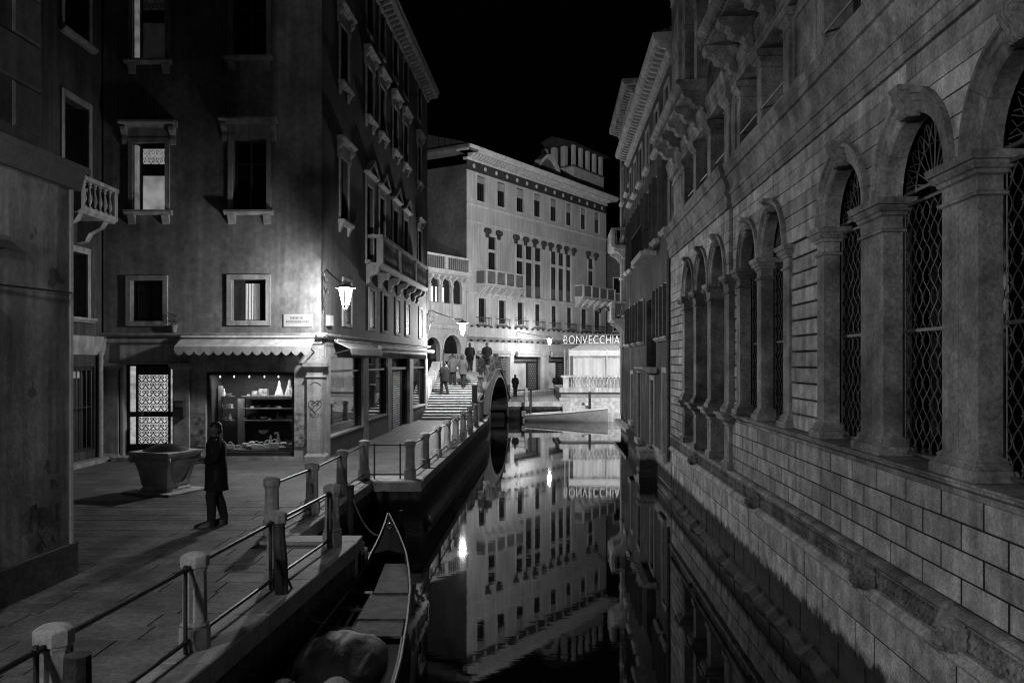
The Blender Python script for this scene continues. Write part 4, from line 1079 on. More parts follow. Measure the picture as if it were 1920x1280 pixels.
# dark voussoir ring and coping on the canal side
ring = []
for i in range(41):
    a = PI*i/40; d = 52-4.9*math.cos(a); z = -.9+2.68*math.sin(a)
    dn = 52-5.04*math.cos(a); zn = -.9+2.82*math.sin(a); ring.append((d, z, dn, zn))
for i in range(0, 40, 2):
    m = MB(); A = []; 
    for k in (i, i+1, i+2):
        d, z, dn, zn = ring[k]; A.append([(bxr(d)+.05,d,z),(bxr(d)-.1,d,z),(bxr(dn)-.1,dn,zn),(bxr(dn)+.05,dn,zn)])
    m.loft(A); part('arch_stone', m, mat('dark_arch', .1, var=.4), brg)  # ring stones darker than the treads
cp = MB(); A = []
for i in range(41):
    d = 42.2+(58.6-42.2)*i/40; z = roof(d)
    A.append([(bxr(d)-.3,d,z),(bxr(d)+.1,d,z),(bxr(d)+.08,d,z+.08),(bxr(d)-.3,d,z+.08)])
cp.loft(A); part('coping', cp, mat('dark_arch', .1), brg)
cp = MB(); A = []
for i in range(30):
    d = 43.1+(58.6-43.1)*i/29; z = roof(d)
    A.append([(bxl-.1,d,z),(bxl+.3,d,z),(bxl+.3,d,z+.5),(bxl-.1,d,z+.5)])
cp.loft(A); part('parapet', cp, WHITEST(), brg)
bp = [(42.4, .0), (44.4, 0), (46.9, 0), (49.4, 0), (51.2, 0), (52.9, 0), (55.3, 0), (58.2, 0)]
prev = None
bpm = MB().rloft(-.13, .13, -.13, .13, [(0,0),(.75,0),(.77,.03),(.86,.03),(.9,-.05)]).mesh('post', mat('dark_post', .08, var=.4))  # posts in a darker tone than the steps
for d, _ in bp:
    x = bxr(d)-.1; z = roof(d)+.07
    put('post', bpm, brg, XY, x, d, z)
    if prev:
        r_ = MB()
        for h in (.72, .4): r_.tube([(prev[0],prev[1],prev[2]+h),(x,d,z+h)], .02, 5)
        k = 1
        for q in range(1, k): f = q/k; r_.tube([(prev[0]+(x-prev[0])*f, prev[1]+(d-prev[1])*f, prev[2]+(z-prev[2])*f),(prev[0]+(x-prev[0])*f, prev[1]+(d-prev[1])*f, prev[2]+(z-prev[2])*f+.72)], .012, 4)
        part('rail', r_, DARKIRON(), brg)
    prev = (x, d, z)
# ================================================================== near left house (canal face) and house across the campo
LF = Fr((-6.17, 0), (.046, 1), (1, -.046))
nh = thing('near_house', 'low plastered house corner with scrawled graffiti at the near left', 'house', LF.p(8, 0, 0))
LP = mat('rough_plaster', .5, var=.3, sc=1.1, streak=.35, stain=.45, bump=.6, bsc=14, peel=(1.3,.6,.45))
LH, LE = 5.2, 10.98
hs = [(5.2, 8.9, 0, 3.5)]
m = holes_wall(MB(), -4, LE, 0, LH, hs, depth=.3); part('wall', m, LP, nh, LF)
part('end_wall', MB().box(LE-.05, LE, -3.2, -.001, 0, LH), LP, nh, LF)
part('rear_wall', MB().box(-4, LE, -3.3, -3.2, 0, LH).box(-4, -3.95, -3.2, 0, 0, LH), LP, nh, LF)
part('roof_slab', MB().box(-4.3, LE+.3, -3.4, .1, LH, LH+.08), mat('eave_stone', .2), nh, LF)
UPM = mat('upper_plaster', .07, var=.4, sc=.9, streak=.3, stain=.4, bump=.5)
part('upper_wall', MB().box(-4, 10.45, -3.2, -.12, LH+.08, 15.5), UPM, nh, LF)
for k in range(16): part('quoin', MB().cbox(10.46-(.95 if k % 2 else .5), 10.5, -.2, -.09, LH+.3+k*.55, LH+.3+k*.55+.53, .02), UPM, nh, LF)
part('eave_moulding', MB().sweep([(-.02,LH-.24),(.05,LH-.24),(.07,LH-.14),(.1,LH-.06),(.1,LH-.003),(-.02,LH-.003)], -4, LE+.15), mat('eave_stone', .2), nh, LF)
part('string_band', MB().sweep([(-.02,4.0),(.06,4.02),(.1,4.1),(.1,4.14),(-.02,4.2)], -4, 9.6), mat('eave_stone', .2), nh, LF)
part('plinth', MB().box(9.15, LE+.06, -.2, .06, 0, .42), mat('plinth_stone', .1, var=.5), nh, LF)
part('corner_bead', MB().tube([(LE-.01,.0,.42),(LE-.01,.0,LH-.25)], .035, 6), mat('bead_stone', .33), nh, LF, smooth=True)
# shop opening with quoined jamb
sh = part('shopfront', MB().box(5.2, 8.9, -.3, -.25, 0, 3.5), mat('shutter_paint', .03), nh, LF)
part('jamb', MB().box(8.62, 8.9, -.28, -.02, .5, 3.3), mat('bare_stone', .33, var=.3), sh, LF)
part('shop_ledge', MB().box(5.2, 8.85, -.24, .1, .62, .68), WHITEST(), sh, LF)
for k in range(7):
    z0 = .3+k*.47
    part('quoin', MB().cbox(8.92, 9.1+(.14 if k % 2 else .0), -.05, .025, z0+.01, z0+.46, .02), mat('quoin_dark', .07, var=.5, rnd=.4), nh, LF)
pole_ = MB().tube([(8.98,.12,.35),(8.98,.12,3.6)], .05, 8)
solo('drain_pipe', pole_, mat('pipe_metal', .06, rough=.4), 'dark drain pipe beside the near left shop opening', 'pipe', LF, smooth=True)
solo('guard_stone', MB().rloft(8.8, 9.1, .02, .2, [(0,.02),(.3,.0),(.62,-.03),(.9,-.06)]), mat('bare_stone', .33), 'pale worn guard stone at the foot of the drain pipe', 'stone', LF)
gr = thing('graffiti', 'black scrawled tag on the rough wall of the near left house', 'graffiti', LF.p(10, .01, 1.2))
PE = [[(0,0),(.04,.8),(.2,.9),(.22,.6),(.06,.45)],[(.3,.1),(.28,.7),(.42,.75)],[(.3,.4),(.4,.42)],[(.3,.1),(.45,.05)],[(.52,.7),(.5,.05),(.62,.05)],[(.68,.7),(.66,.05),(.8,.1)],[(.95,.7),(.86,.65),(.84,.1),(1.0,.15)],[(.84,.4),(.93,.42)]]
XX = [[(.25,-.1),(.55,-.75)],[(.58,-.15),(.2,-.7)],[(.7,-.55),(.76,-.4),(.82,-.65)],[(.85,-.1),(.95,-.05),(.9,-.3)]]
for k, pts in enumerate([[(10.1+.6*a, .74+.34*b) for a, b in q] for q in PE+XX]):
    part('stroke', MB().tube([(a,.004,b) for a, b in pts], .008, 4), GI, gr, LF)
solo('wall_cable', MB().tube([(5.5,.05,3.55),(8,.05,3.53),(9.3,.03,3.6),(10.9,.05,3.62)], .012, 4), DARKIRON(), 'thin black cable sagging across the near left house', 'cable', LF)
# house across the campo (faces right)
MF = Fr((-11.4, 0), (0, 1), (1, 0))
mh = thing('campo_house', 'tall dark house with small balcony on the left side of the campo', 'house', (-11.4, 21, 0))
MP = mat('campo_plaster', .08, var=.3, sc=.8, streak=.4, stain=.3, bump=.4)
wm = [(22.3, 7.3, 1.25, 2.2), (22.3, 11.2, 1.25, 2.4), (22.3, 3.9, 1.1, 1.7)]
m = holes_wall(MB(), 8, 23.7, 0, 16, [hole(*w) for w in wm]+[(21.4, 23.3, .35, 2.6)]); part('wall', m, MP, mh, MF)
part('end_wall', MB().box(8, 8.05, -8, 0, 0, 16), MP, mh, MF)
for w in wm: window(mh, MF, *w, TRIM, fw=.16, sill='plain', dp=.25, bars=False)
for k in range(18): part('quoin', MB().cbox(19.8, 20.3+(.35 if k % 2 else 0), -.05, .04, 5.3+k*.55, 5.3+k*.55+.53, .02), MP, mh, MF)
bb = part('balcony', MB().sweep([(0,6.42),(.75,6.42),(.85,6.5),(.85,6.58),(0,6.58)], 20.9, 22.85), TRIM, mh, MF)
bcm = baluster_mesh('baluster', .66, TRIM, 10)
for q in range(6): put('baluster', bcm, bb, MF, 21.25+.27*q, .74, 6.58, (1.3, 1.3, 1))
for q in range(3): put('baluster', bcm, bb, MF, 22.76, .15+.2*q, 6.58, (1.3, 1.3, 1))
part('balustrade_rail', MB().box(20.9, 22.88, .64, .86, 7.24, 7.34).box(22.66, 22.88, 0, .64, 7.24, 7.34).box(22.68, 22.86, .66, .84, 6.58, 7.24).box(20.92, 21.1, .66, .84, 6.58, 7.24), TRIM, bb, MF)
for q in (21.2, 22.5): part('bracket', MB().sweep([(0,5.85),(.2,5.9),(.3,6.1),(.6,6.25),(.7,6.415),(0,6.415)], q-.12, q+.12), TRIM, bb, MF)
gate = part('barred_gate', MB().box(21.4, 23.3, -.33, -.3, .35, 2.6), mat('gate_room', .05), mh, MF)
g = MB()
for q in range(8): g.tube([(21.45+.26*q,-.08,.4),(21.45+.26*q,-.08,2.55)], .022, 5)
g.box(21.4, 23.3, -.12, -.05, 2.5, 2.6); g.box(21.4, 23.3, -.12, -.05, .35, .42); g.box(21.4, 23.3, -.1, -.07, 1.5, 1.54)
part('bar', g, DARKIRON(), gate, MF)
part('gate_pane', MB().box(21.5, 23.0, -.28, -.26, 2.3, 2.48), emit('gate_light', .9, .16), gate, MF)
part('gate_pane', MB().box(21.6, 22.7, -.29, -.27, .45, 2.2), emit('gate_light2', .9, .05, .5, 3), gate, MF)
part('shop_band', MB().sweep([(-.02,2.9),(.08,2.92),(.14,3.2),(.16,3.3),(.16,3.42),(-.02,3.45)], 14, 23.69), TRIM, mh, MF)
part('corner_pipe', MB().tube([(23.4,.12,0),(23.4,.12,3.0)], .07, 8), mat('bead_stone', .33), mh, MF, smooth=True)
part('kerb', MB().box(20.5, 23.69, 0, .3, 0, .12), TRIM, mh, MF)
# ================================================================== far quay
fq = thing('far_quay', None, None, (5, 57, 0), kind='structure')
part('quay_body', MB().slab([(-70,57),(70,57),(70,170),(-70,170)], -2.6, -.03), QW, fq)
part('paving', MB().slab([(-70,57.4),(70,57.4),(70,170),(-70,170)], -.03, .0), PAVF, fq)
x = -6.0
while x < 12:
    e = x+random.uniform(1.4, 2.0); part('coping_stone', MB().tbox(x+.01, e-.01, 56.9, 57.4, -.28, .02, .02), WHITEST(), fq); x = e
for k in range(3):
    part('quay_step', MB().tbox(3.35, 9.2, 56.4-.45*k, 57.0-.45*k, -2.4, -.18-.2*k, .03), WHITEST(), fq)
# ================================================================== hotel
H = Fr((-3.41, 64.2), (.5433, .8398), (.8398, -.5433))
def HT(x): q = (x-960)/1600; return (q*64.2+3.41)/(.5433-.8398*q)
def HD(x): return 64.2+.8398*HT(x)
def HZ(x, y): return CAMZ+(677-y)*HD(x)/1600
hot = thing('hotel', 'long pale four-storey hotel facade lit by street lamps beyond the bridge', 'hotel', H.p(10, 0, 0))
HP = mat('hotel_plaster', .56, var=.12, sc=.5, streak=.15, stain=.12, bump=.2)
HS = mat('hotel_stone', .62, var=.15, sc=1.5, streak=.15)
HL = 23.3
r3x = [(892.7,911),(931,948.5),(967,983.5),(1000,1015),(1031,1045),(1060.5,1072.5),(1088,1099.4),(1113.6,1124.6)]
r1x = [(897,911),(935,948),(970,982),(1003,1014),(1034,1044.5),(1063,1073),(1090,1101),(1115,1126)]
W3 = [((HT(a)+HT(b))/2, 15.05, (HT(b)-HT(a))*.85, 1.95) for a, b in r3x]
W1 = [((HT(a)+HT(b))/2, 5.75, (HT(b)-HT(a))*.95, 1.85) for a, b in r1x]
N1 = [(HT(922.7), 8.75, 1.15, 3.75), (HT(1108), 8.75, 1.15, 3.75)]
TR = []
for x0, x1 in ((966,1017),(1031,1073)):
    a, b = HT(x0), HT(x1); w = (b-a)/3
    for k in range(3): TR.append((a+w*(k+.5), 8.1, w*.78, 4.3))
holes = [hole(*w) for w in W3+W1+N1+TR]
m = holes_wall(MB(), 0, HL, 4.2, 17.6, holes, depth=.3); part('wall', m, HP, hot, H)
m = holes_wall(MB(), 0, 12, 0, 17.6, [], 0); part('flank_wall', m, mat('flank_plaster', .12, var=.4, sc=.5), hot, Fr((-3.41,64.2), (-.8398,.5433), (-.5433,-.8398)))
part('end_wall', MB().box(HL-.05, HL, -12, -.001, 0, 17.6), HP, hot, H)
for i, w in enumerate(W3):
    wp = window(hot, H, *w, HS, fw=.1, sill=None, dp=.18, proud=.03)
    part('blind', MB().box(w[0]-w[2]/2+.02, w[0]+w[2]/2-.02, -.12, -.08, w[1]+w[3]*(.72-.06*(i % 3)), w[1]+w[3]-.08), mat('window_blind', .35, var=.3), wp, H)
for w in W1:
    window(hot, H, *w, HS, fw=.22, sill=None, dp=.2, proud=.03, shut=None)
for w in N1+TR:
    wp = window(hot, H, *w, HS, fw=.12, sill=None, dp=.2, proud=.05)
    part('transom', MB().box(w[0]-w[2]/2, w[0]+w[2]/2, -.2, -.1, w[1]+w[3]*.68, w[1]+w[3]*.74), HS, wp, H)
    if w in TR: part('panel', MB().box(w[0]-w[2]/2+.08, w[0]+w[2]/2-.08, -.15, -.1, w[1]+.05, w[1]+1.0), mat('hotel_panel', .12), wp, H)
def capmesh():
    c = MB()
    for s in (-1, 1): c.ell((.2*s, .16, .1), (.2, .16, .2), 10, 6); c.ell((.1*s,.1,-.2), (.1,.1,.18), 8, 5)
    c.ell((0,.12,.2), (.16,.16,.12), 8, 5); return c.mesh('scroll_capital', mat('dark_capital', .05, var=.5), smooth=True)  # near-black ornaments on the pale facade
cm = capmesh(); capu = []
for w in N1: capu += [w[0]-w[2]/2-.22, w[0]+w[2]/2+.22]
for k in (0, 3):
    a = TR[k][0]-TR[k][2]/2-.2; b = TR[k+2][0]+TR[k+2][2]/2+.2; capu += [a+(b-a)*i/3 for i in range(4)]
for u in capu: put('scroll_capital', cm, hot, H, u, .02, 12.75, (1.0, 1.0, 1.1))
for k in (0, 3):
    a = TR[k][0]-TR[k][2]/2-.25; b = TR[k+2][0]+TR[k+2][2]/2+.25
    part('panel_surround', MB().box(a-.1, b+.1, -.02, .03, 12.95, 13.3), HS, hot, H)
# string courses
for z, d, h in ((14.72,.08,.16),(13.4,.05,.1),(8.02,.1,.14),(4.55,.0,.0)):
    if d: part('string_course', MB().sweep([(-.02,z-h),(d*.5,z-h),(d,z-h*.4),(d,z),(-.02,z)], 0, HL), HS, hot, H)
# balconies with brackets
HBal = mat('balcony_iron', .07, rough=.5)
for x0, x1 in ((893, 967), (1078, 1139)):
    a, b = HT(x0), min(HT(x1), HL+.3); z0 = 8.7
    s = part('balcony', MB().sweep([(0,z0-.22),(.7,z0-.22),(.9,z0-.1),(.9,z0),(0,z0)], a, b), HS, hot, H)
    r_ = MB().box(a, b, .78, .9, z0+.95, z0+1.06); r_.box(a, a+.12, 0, .78, z0+.95, z0+1.06)
    part('balcony_panel', MB().box(a, b, .8, .84, z0+.05, z0+.95).box(a+.02, a+.06, .0, .8, z0+.05, z0+.95), mat('balcony_panel', .16), s, H)
    for q in range(5): qq = a+(b-a-.2)*q/4; r_.box(qq, qq+.2, .76, .92, z0, z0+.95)
    part('balcony_rail', r_, HS, s, H)
    for q in range(6):
        for e in ((0, .32) if q in (0, 5) else (0,)):
            qq = a+.15+(b-a-.6)*q/5+e; part('bracket', MB().sweep([(0,z0-1.0),(.1,z0-.98),(.2,z0-.8),(.5,z0-.6),(.75,z0-.35),(.8,z0-.225),(0,z0-.225)], qq-.1, qq+.1), HS, s, H)
# main cornice, dentils, frieze medallions
part('frieze', MB().box(0, HL, -.02, .02, 17.2, 17.95), mat('frieze_dark', .05, var=.4), hot, H)
c = MB().sweep([(-.3,17.95),(.06,17.95),(.12,18.05),(.12,18.12),(-.3,18.12)], -.05, HL+.1); c.sweep([(-.3,18.42),(.75,18.42),(.8,18.5),(.95,18.6),(1.0,18.72),(1.0,18.8),(-.3,18.85)], -.9, HL+.9)
cn = part('cornice', c, HS, hot, H)
dm = MB().sweep([(0,0),(.2,0),(.55,.18),(.55,.28),(0,.28)], -.13, .13).mesh('dentil', HS); u = .2
while u < HL: put('dentil', dm, cn, H, u, .05, 18.13); u += .42
me = MB().lathe([(.01,.0),(.17,.0),(.17,.03),(.01,.05)], k=10)
me.v = [(x, z, y) for x, y, z in me.v]; mem = me.mesh('medallion', HS); u = HT(892)
for k in range(15): put('medallion', mem, cn, H, .9+k*1.53, .02, 17.6)
ff = Fr((-3.41,64.2), (-.8398,.5433), (-.5433,-.8398))
part('flank_cornice', MB().sweep([(-.3,18.42),(.75,18.42),(1.0,18.6),(1.0,18.8),(-.3,18.85)], -.9, 12), mat('dark_cornice', .14), hot, ff)  # darker stone than the front cornice
part('roof', MB().sweep([(.9,18.86),(-4,20.3),(-10,20.3),(-10,18.86)], -.9, HL+.9), MATS['roof_tiles'], hot, H)
def HTn(x, n):
    q = (x-960)/1600; return (q*(64.2-.5433*n)+3.41-.8398*n)/(.5433-.8398*q)
# attic pediment and roof pavilion
a, b = HTn(1000, -1.2), HTn(1052, -1.2)

m = MB(); ctr = (a+b)/2; w = (b-a)/2
ptsA = [(a,19.2),(a+.5,19.5),(ctr-w*.6,20.2),(ctr-w*.25,20.8),(ctr,20.95),(ctr+w*.25,20.8),(ctr+w*.6,20.2),(b-.5,19.5),(b,19.2)]
o_ = MB().plate(ptsA+[(b-.4,18.86),(a+.4,18.86)], -1.6, -1.2); pd = part('pediment', o_, mat('dark_cornice', .14), hot, H)
m = MB(); m.loft([[(u,-1.6,z),(u,-.9,z),(u,-.9,z+.35),(u,-1.6,z+.35)] for u, z in ptsA]); part('pediment_moulding', m, HS, pd, H)
a, b = HTn(1076, -1.5), HTn(1132, -1.5)
pv = part('pavilion', MB().box(a, b, -5.5, -1.5, 18.86, 21.3), HS, hot, H)
part('pavilion_sill', MB().box(a-.1, b+.1, -5.6, -1.4, 21.3, 21.42), mat('dark_cornice', .14), pv, H)
for k in range(5): u = a+.3+(b-a-.6)*k/4; part('column', MB().box(u-.2, u+.2, -1.85, -1.55, 21.42, 23.4), HS, pv, H)
for k in range(1, 4): part('column', MB().box(a+.02, a+.5, -1.6-k*1.1-.25, -1.6-k*1.1+.25, 21.42, 23.4), HS, pv, H)
part('pavilion_roof', MB().sweep([(-1.0,23.4),(-3.5,24.3),(-6,23.4)], a-.7, b+.6), mat('pavilion_roof', .05), pv, H)
part('pavilion_back', MB().box(a+.6, b-.3, -5.5, -3.0, 21.42, 23.39), mat('frieze_dark', .05), pv, H)
# ground floor
part('base_wall', MB().box(0, HL, -.6, -.3, 0, 4.6), mat('hotel_shop_back', .2), hot, H)
part('shop_fascia', MB().sweep([(-.3,3.55),(.02,3.55),(.02,4.15),(.06,4.17),(.06,4.22),(-.3,4.22)], 0, HL), HS, hot, H)
part('shop_fascia', MB().sweep([(-.3,4.6),(.08,4.6),(.14,4.68),(.14,4.75),(-.3,4.78)], 0, HL), HS, hot, H)
part('fascia_panel', MB().box(0, HL, -.3, .0, 4.221, 4.599), HP, hot, H)
bk = MB().box(-.07, .07, 0, .16, 0, .14).mesh('bracket_block', mat('frieze_dark', .05))
for k in range(26): put('bracket_block', bk, hot, H, .5+k*.88, .05, 5.35); put('bracket_block', bk, hot, H, .5+k*.88, .02, 4.28)
for k in range(8):
    w = W1[k]; g = MB(); a, b = w[0]-w[2]/2-.35, w[0]+w[2]/2+.35
    for q in range(9): g.tube([(a+(b-a)*q/8,.3,5.55),(a+(b-a)*q/8,.3,6.1)], .02, 4)
    g.box(a, b, .27, .33, 6.08, 6.13); g.box(a, b, .0, .33, 5.5, 5.56); g.box(a, a+.04, 0, .3, 6.08, 6.13); g.box(b-.04, b, 0, .3, 6.08, 6.13)
    part('window_rail', g, HBal, hot, H)
cols = [(881,890),(955,962),(1019,1027),(1068,1074),(1110,1116)]
for x0, x1 in cols:
    a, b = HT(x0), HT(x1); part('pilaster', MB().rloft(a, b, -.3, .1, [(0,.06),(.4,.06),(.42,0),(3.2,0),(3.25,.06),(3.545,.08)]), HS, hot, H)
SHT = mat('perforated_shutter', .30, rough=.45, var=.15, brick=(.42,.2,.06,.18,'z'))
gl = emit('lit_shop_interior', .9, .25, .6, .8)
prs = [(890,952),(964,1012),(1029,1060),(1076,1108)]
for i, (x0, x1) in enumerate(prs):
    a, b = HT(x0), HT(x1)
    if i == 0: part('roller_shutter', MB().box(a, b, -.26, -.2, .3, 3.3), SHT, hot, H)
    else:
        f = part('shopfront', MB().box(a, a+.15, -.28, -.15, .3, 3.3).box(b-.15, b, -.28, -.15, .3, 3.3).box(a, b, -.28, -.15, 2.6, 2.75).box(a+(b-a)*.55, a+(b-a)*.6, -.28, -.15, .3, 2.6).box(a, b, -.28, -.12, .0, .35), DARKWOOD(), hot, H)
        part('pane', MB().box(a+.15, a+(b-a)*.55, -.29, -.27, .35, 2.6), gl, f, H)
        part('shutter_panel', MB().box(a+(b-a)*.6, b-.15, -.285, -.25, .35, 2.6), SHT, f, H)
        part('transom_grille', MB().box(a+.15, b-.15, -.285, -.25, 2.75, 3.3), mat('transom_grille', .08, brick=(.3,.15,.05,2.5,'z')), f, H)
    solo('rolled_awning', MB().tube([(a+.1,.25,3.42),(b-.1,.25,3.42)], .14, 7).box(a+.1, b-.1, .12, .3, 3.12, 3.36), mat('roller_white', .5), ['white rolled awning over the brick-patterned shutter beside the bridge', 'white rolled awning between the two hotel shopfront pilasters', 'white rolled awning over the narrow shopfront left of the terrace', 'white rolled awning hidden behind the restaurant canopy'][i], 'awning', H)
part('threshold', MB().tbox(-1, HL, 0, 1.1, 0, .3, .03), WHITEST(), hot, H)
# low loggia wing in line with the hotel
lg = thing('loggia_wing', 'low arcaded wing with three-arched loggia left of the hotel', 'building', H.p(-4, 0, 0))
A0, A1 = -9.0, -.02
op = [(HT(a), HT(b)) for a, b in ((806.7,823.6),(829,845),(849,865))]
zs_ = HZ(836, 535); zb = HZ(836, 568)
lop = [(HT(797), HT(825)), (HT(831), HT(864))]; lz = 3.6
def archwall(mb, u0, u1, z0, z1, ops, zspring, zbot, n1=0, dp=.35):
    cur = u0
    for a, b in ops:
        r = (b-a)/2; uc = (a+b)/2
        mb.quad((cur,n1,z0),(a,n1,z0),(a,n1,z1),(cur,n1,z1))
        if zbot > z0: mb.quad((a,n1,z0),(b,n1,z0),(b,n1,zbot),(a,n1,zbot))
        k = 12; P = [(uc-r*math.cos(PI*i/k), zspring+r*math.sin(PI*i/k)) for i in range(k+1)]
        for i in range(k):
            (ua, za), (ub, zb_) = P[i], P[i+1]
            mb.quad((ua,n1,za),(ub,n1,zb_),(ub,n1,z1),(ua,n1,z1)); mb.quad((ua,n1,za),(ua,n1-dp,za),(ub,n1-dp,zb_),(ub,n1,zb_))
        mb.quad((a,n1,zbot),(a,n1-dp,zbot),(a,n1-dp,zspring),(a,n1,zspring)); mb.quad((b,n1,zbot),(b,n1,zspring),(b,n1-dp,zspring),(b,n1-dp,zbot))
        cur = b
    mb.quad((cur,n1,z0),(u1,n1,z0),(u1,n1,z1),(cur,n1,z1)); return mb
m = archwall(MB(), A0, A1, 5.3, 8.9, op, zs_, zb); part('upper_wall', m, HP, lg, H)
m = archwall(MB(), A0, A1, 0, 5.3, lop, lz, 0.0); part('lower_wall', m, HP, lg, H)
for a, b in op:
    r = (b-a)/2; part('arch_moulding', MB().arc([(r,-.05),(r+.14,-.05),(r+.14,.08),(r,.05)], (a+b)/2, zs_, 0, PI, 12), HS, lg, H)
for a, b in lop:
    r = (b-a)/2; part('arch_moulding', MB().arc([(r,-.05),(r+.16,-.05),(r+.16,.07),(r,.04)], (a+b)/2, lz, 0, PI, 14), HS, lg, H)
for u in [op[0][0]-.12]+[(op[i][1]+op[i+1][0])/2 for i in range(2)]+[op[2][1]+.12]:
    c = part('column', MB().lathe([(.13,zb),(.13,zb+.1),(.09,zb+.12),(.08,zs_-.25),(.12,zs_-.2),(.09,zs_-.16),(.16,zs_-.04),(.16,zs_)], u, .04, 10), HS, lg, H, smooth=True)
gw = emit('loggia_light', .9, 1.6, .5, 1.0)
for i, (a, b) in enumerate(op):
    part('loggia_window', MB().box(a-.15, b+.15, -.16, -.14, zb, zs_+.6), DARKWOOD(), lg, H)
    if i < 2: part('lit_pane', MB().box(a+.05, a+(b-a)*(.45 if i == 0 else .35), -.14, -.12, zb+.05, zs_-.15), gw, lg, H)
    if i == 0: part('lit_pane', MB().box(a+(b-a)*.7, b-.12, -.14, -.12, zb+.05, zs_-.15), gw, lg, H)
    part('parapet_panel', MB().box(a+.02, b-.02, -.1, .03, zb-1.0, zb-.05), HS, lg, H)
part('arcade_door', MB().box(lop[0][0], lop[1][1], -1.6, -1.5, 0, 5.3), mat('arcade_dark', .05), lg, H)
part('arcade_light', MB().box(lop[1][0]+.5, lop[1][0]+1.0, -1.48, -1.45, .3, 2.3).box(lop[1][0]+1.1, lop[1][0]+1.4, -1.48, -1.45, .3, 2.3), emit('arcade_lit', .9, .8, .5, 2), lg, H)
sgn = thing('hotel_sign', 'pale horizontal sign board hung across the low arcade arch', 'sign', H.p(lop[1][0]+1, .1, 2.5))
part('board', MB().cbox(lop[1][0]-.1, lop[1][1]+.2, .05, .14, 2.75, 3.3, .02), mat('signboard_grey', .28), sgn, H)
part('light_box', MB().cbox(lop[1][0]+.1, lop[1][0]+1.5, .05, .3, 2.2, 2.5, .02), emit('sign_light', 1, 1.2), sgn, H)
for k, w in enumerate((.18,.12,.2,.16,.22)): part('letter', MB().box(lop[1][0]+.5+k*.33, lop[1][0]+.5+k*.33+w, .14, .15, 2.9, 3.15), mat('faded_lettering', .1), sgn, H)
c = MB().sweep([(-.3,8.9),(.1,8.9),(.2,9.0),(.3,9.05),(.45,9.25),(.45,9.35),(-.3,9.38)], A0, A1+.1); cn = part('cornice', c, HS, lg, H)
u = -6.0
while u < A1: put('dentil', dm, cn, H, u, .05, 8.62, (1, .7, 1)); u += .7
part('string_course', MB().sweep([(-.02,5.1),(.12,5.1),(.2,5.3),(.2,5.4),(-.02,5.45)], A0, A1), HS, lg, H)
r_ = MB().box(A0, A1, .2, .4, 10.25, 10.4)
for u in (-5.9, -3.0, -.12): r_.box(u-.18, u+.14, .18, .42, 9.38, 10.25)
part('balustrade_rail', r_, HS, cn, H)
bal2 = MB().box(-.05, .05, -.05, .05, 0, .87).mesh('baluster', mat('baluster_grey', .25)); u = -5.6
while u < -.3: put('baluster', bal2, cn, H, u, .3, 9.38); u += .24
part('roof_terrace', MB().box(A0, A1, -6, .0, 8.9, 9.3), mat('arcade_dark', .05), lg, H)
# ================================================================== restaurant terrace
TX0, TX1, TD = 3.35, 9.0, 60.0
ter = thing('restaurant_terrace', 'raised stone terrace with white balustrade at the water edge', 'terrace', (6, 59, 0))
part('podium', MB().box(TX0, TX1, 58.6, 66, -.02, .62), mat('podium_stone', .25, var=.3), ter)
part('podium_cap', MB().tbox(TX0-.1, TX1, 58.4, 66, .62, .92, .03), WHITEST(), ter)
part('podium_step', MB().tbox(TX0-.15, TX1, 57.5, 58.6, -.02, .26, .03), WHITEST(), ter)
bm3 = baluster_mesh('baluster', .72, WHITEST(), 8); x = TX0+.75
while x < TX1: put('baluster', bm3, ter, XY, x, 58.7, .92, (1.35, 1.35, 1)); x += .245
part('balustrade_rail', MB().tbox(TX0, TX1, 58.55, 58.85, 1.64, 1.78, .02), WHITEST(), ter)
part('pedestal', MB().rloft(TX0+.15, TX0+.55, 58.52, 58.88, [(.92,.04),(1.0,.04),(1.02,0),(1.5,0),(1.64,.03)]), WHITEST(), ter)
cno = thing('canopy', 'pale restaurant canopy with white side curtains above the terrace', 'canopy', (6.5, 60, .92))
cv = mat('canopy_canvas', .55, var=.1, sc=2)
part('roof_cloth', MB().add([(3.95,59.0,3.35),(9.0,59.0,3.35),(9.0,63,4.5),(5.9,63,4.45),(9.0,59.0,3.5),(3.95,59.0,3.5)], [(0,1,4,5),(5,4,2,3),(0,5,3)]), cv, cno)
part('valance', MB().box(3.95, 9.0, 58.97, 58.995, 3.12, 3.5), cv, cno)
cl = emit('lit_curtain_cloth', .9, .28, .5, 1.2, (1,1,.4))
cu = MB(); rows = []
for i in range(60):
    xx = 4.25+4.75*i/59; yy = 59.3+.05*math.sin(i*1.1)+.03*math.sin(i*.37)
    rows.append([(xx,yy,.93),(xx,yy+.02,.93),(xx,yy+.02,3.15),(xx,yy,3.15)])
cu.loft(rows); part('curtain', cu, cl, cno)
for x in (3.95, 6.55): part('canopy_post', MB().tube([(x,59.0,.92),(x,59.0,3.6)], .05, 6), WHITEST(), cno)
part('side_frame', MB().box(3.6, 3.7, 59.1, 59.2, .92, 3.6).box(3.85, 3.93, 59.1, 59.15, .92, 3.3), mat('grey_frame', .25), cno)
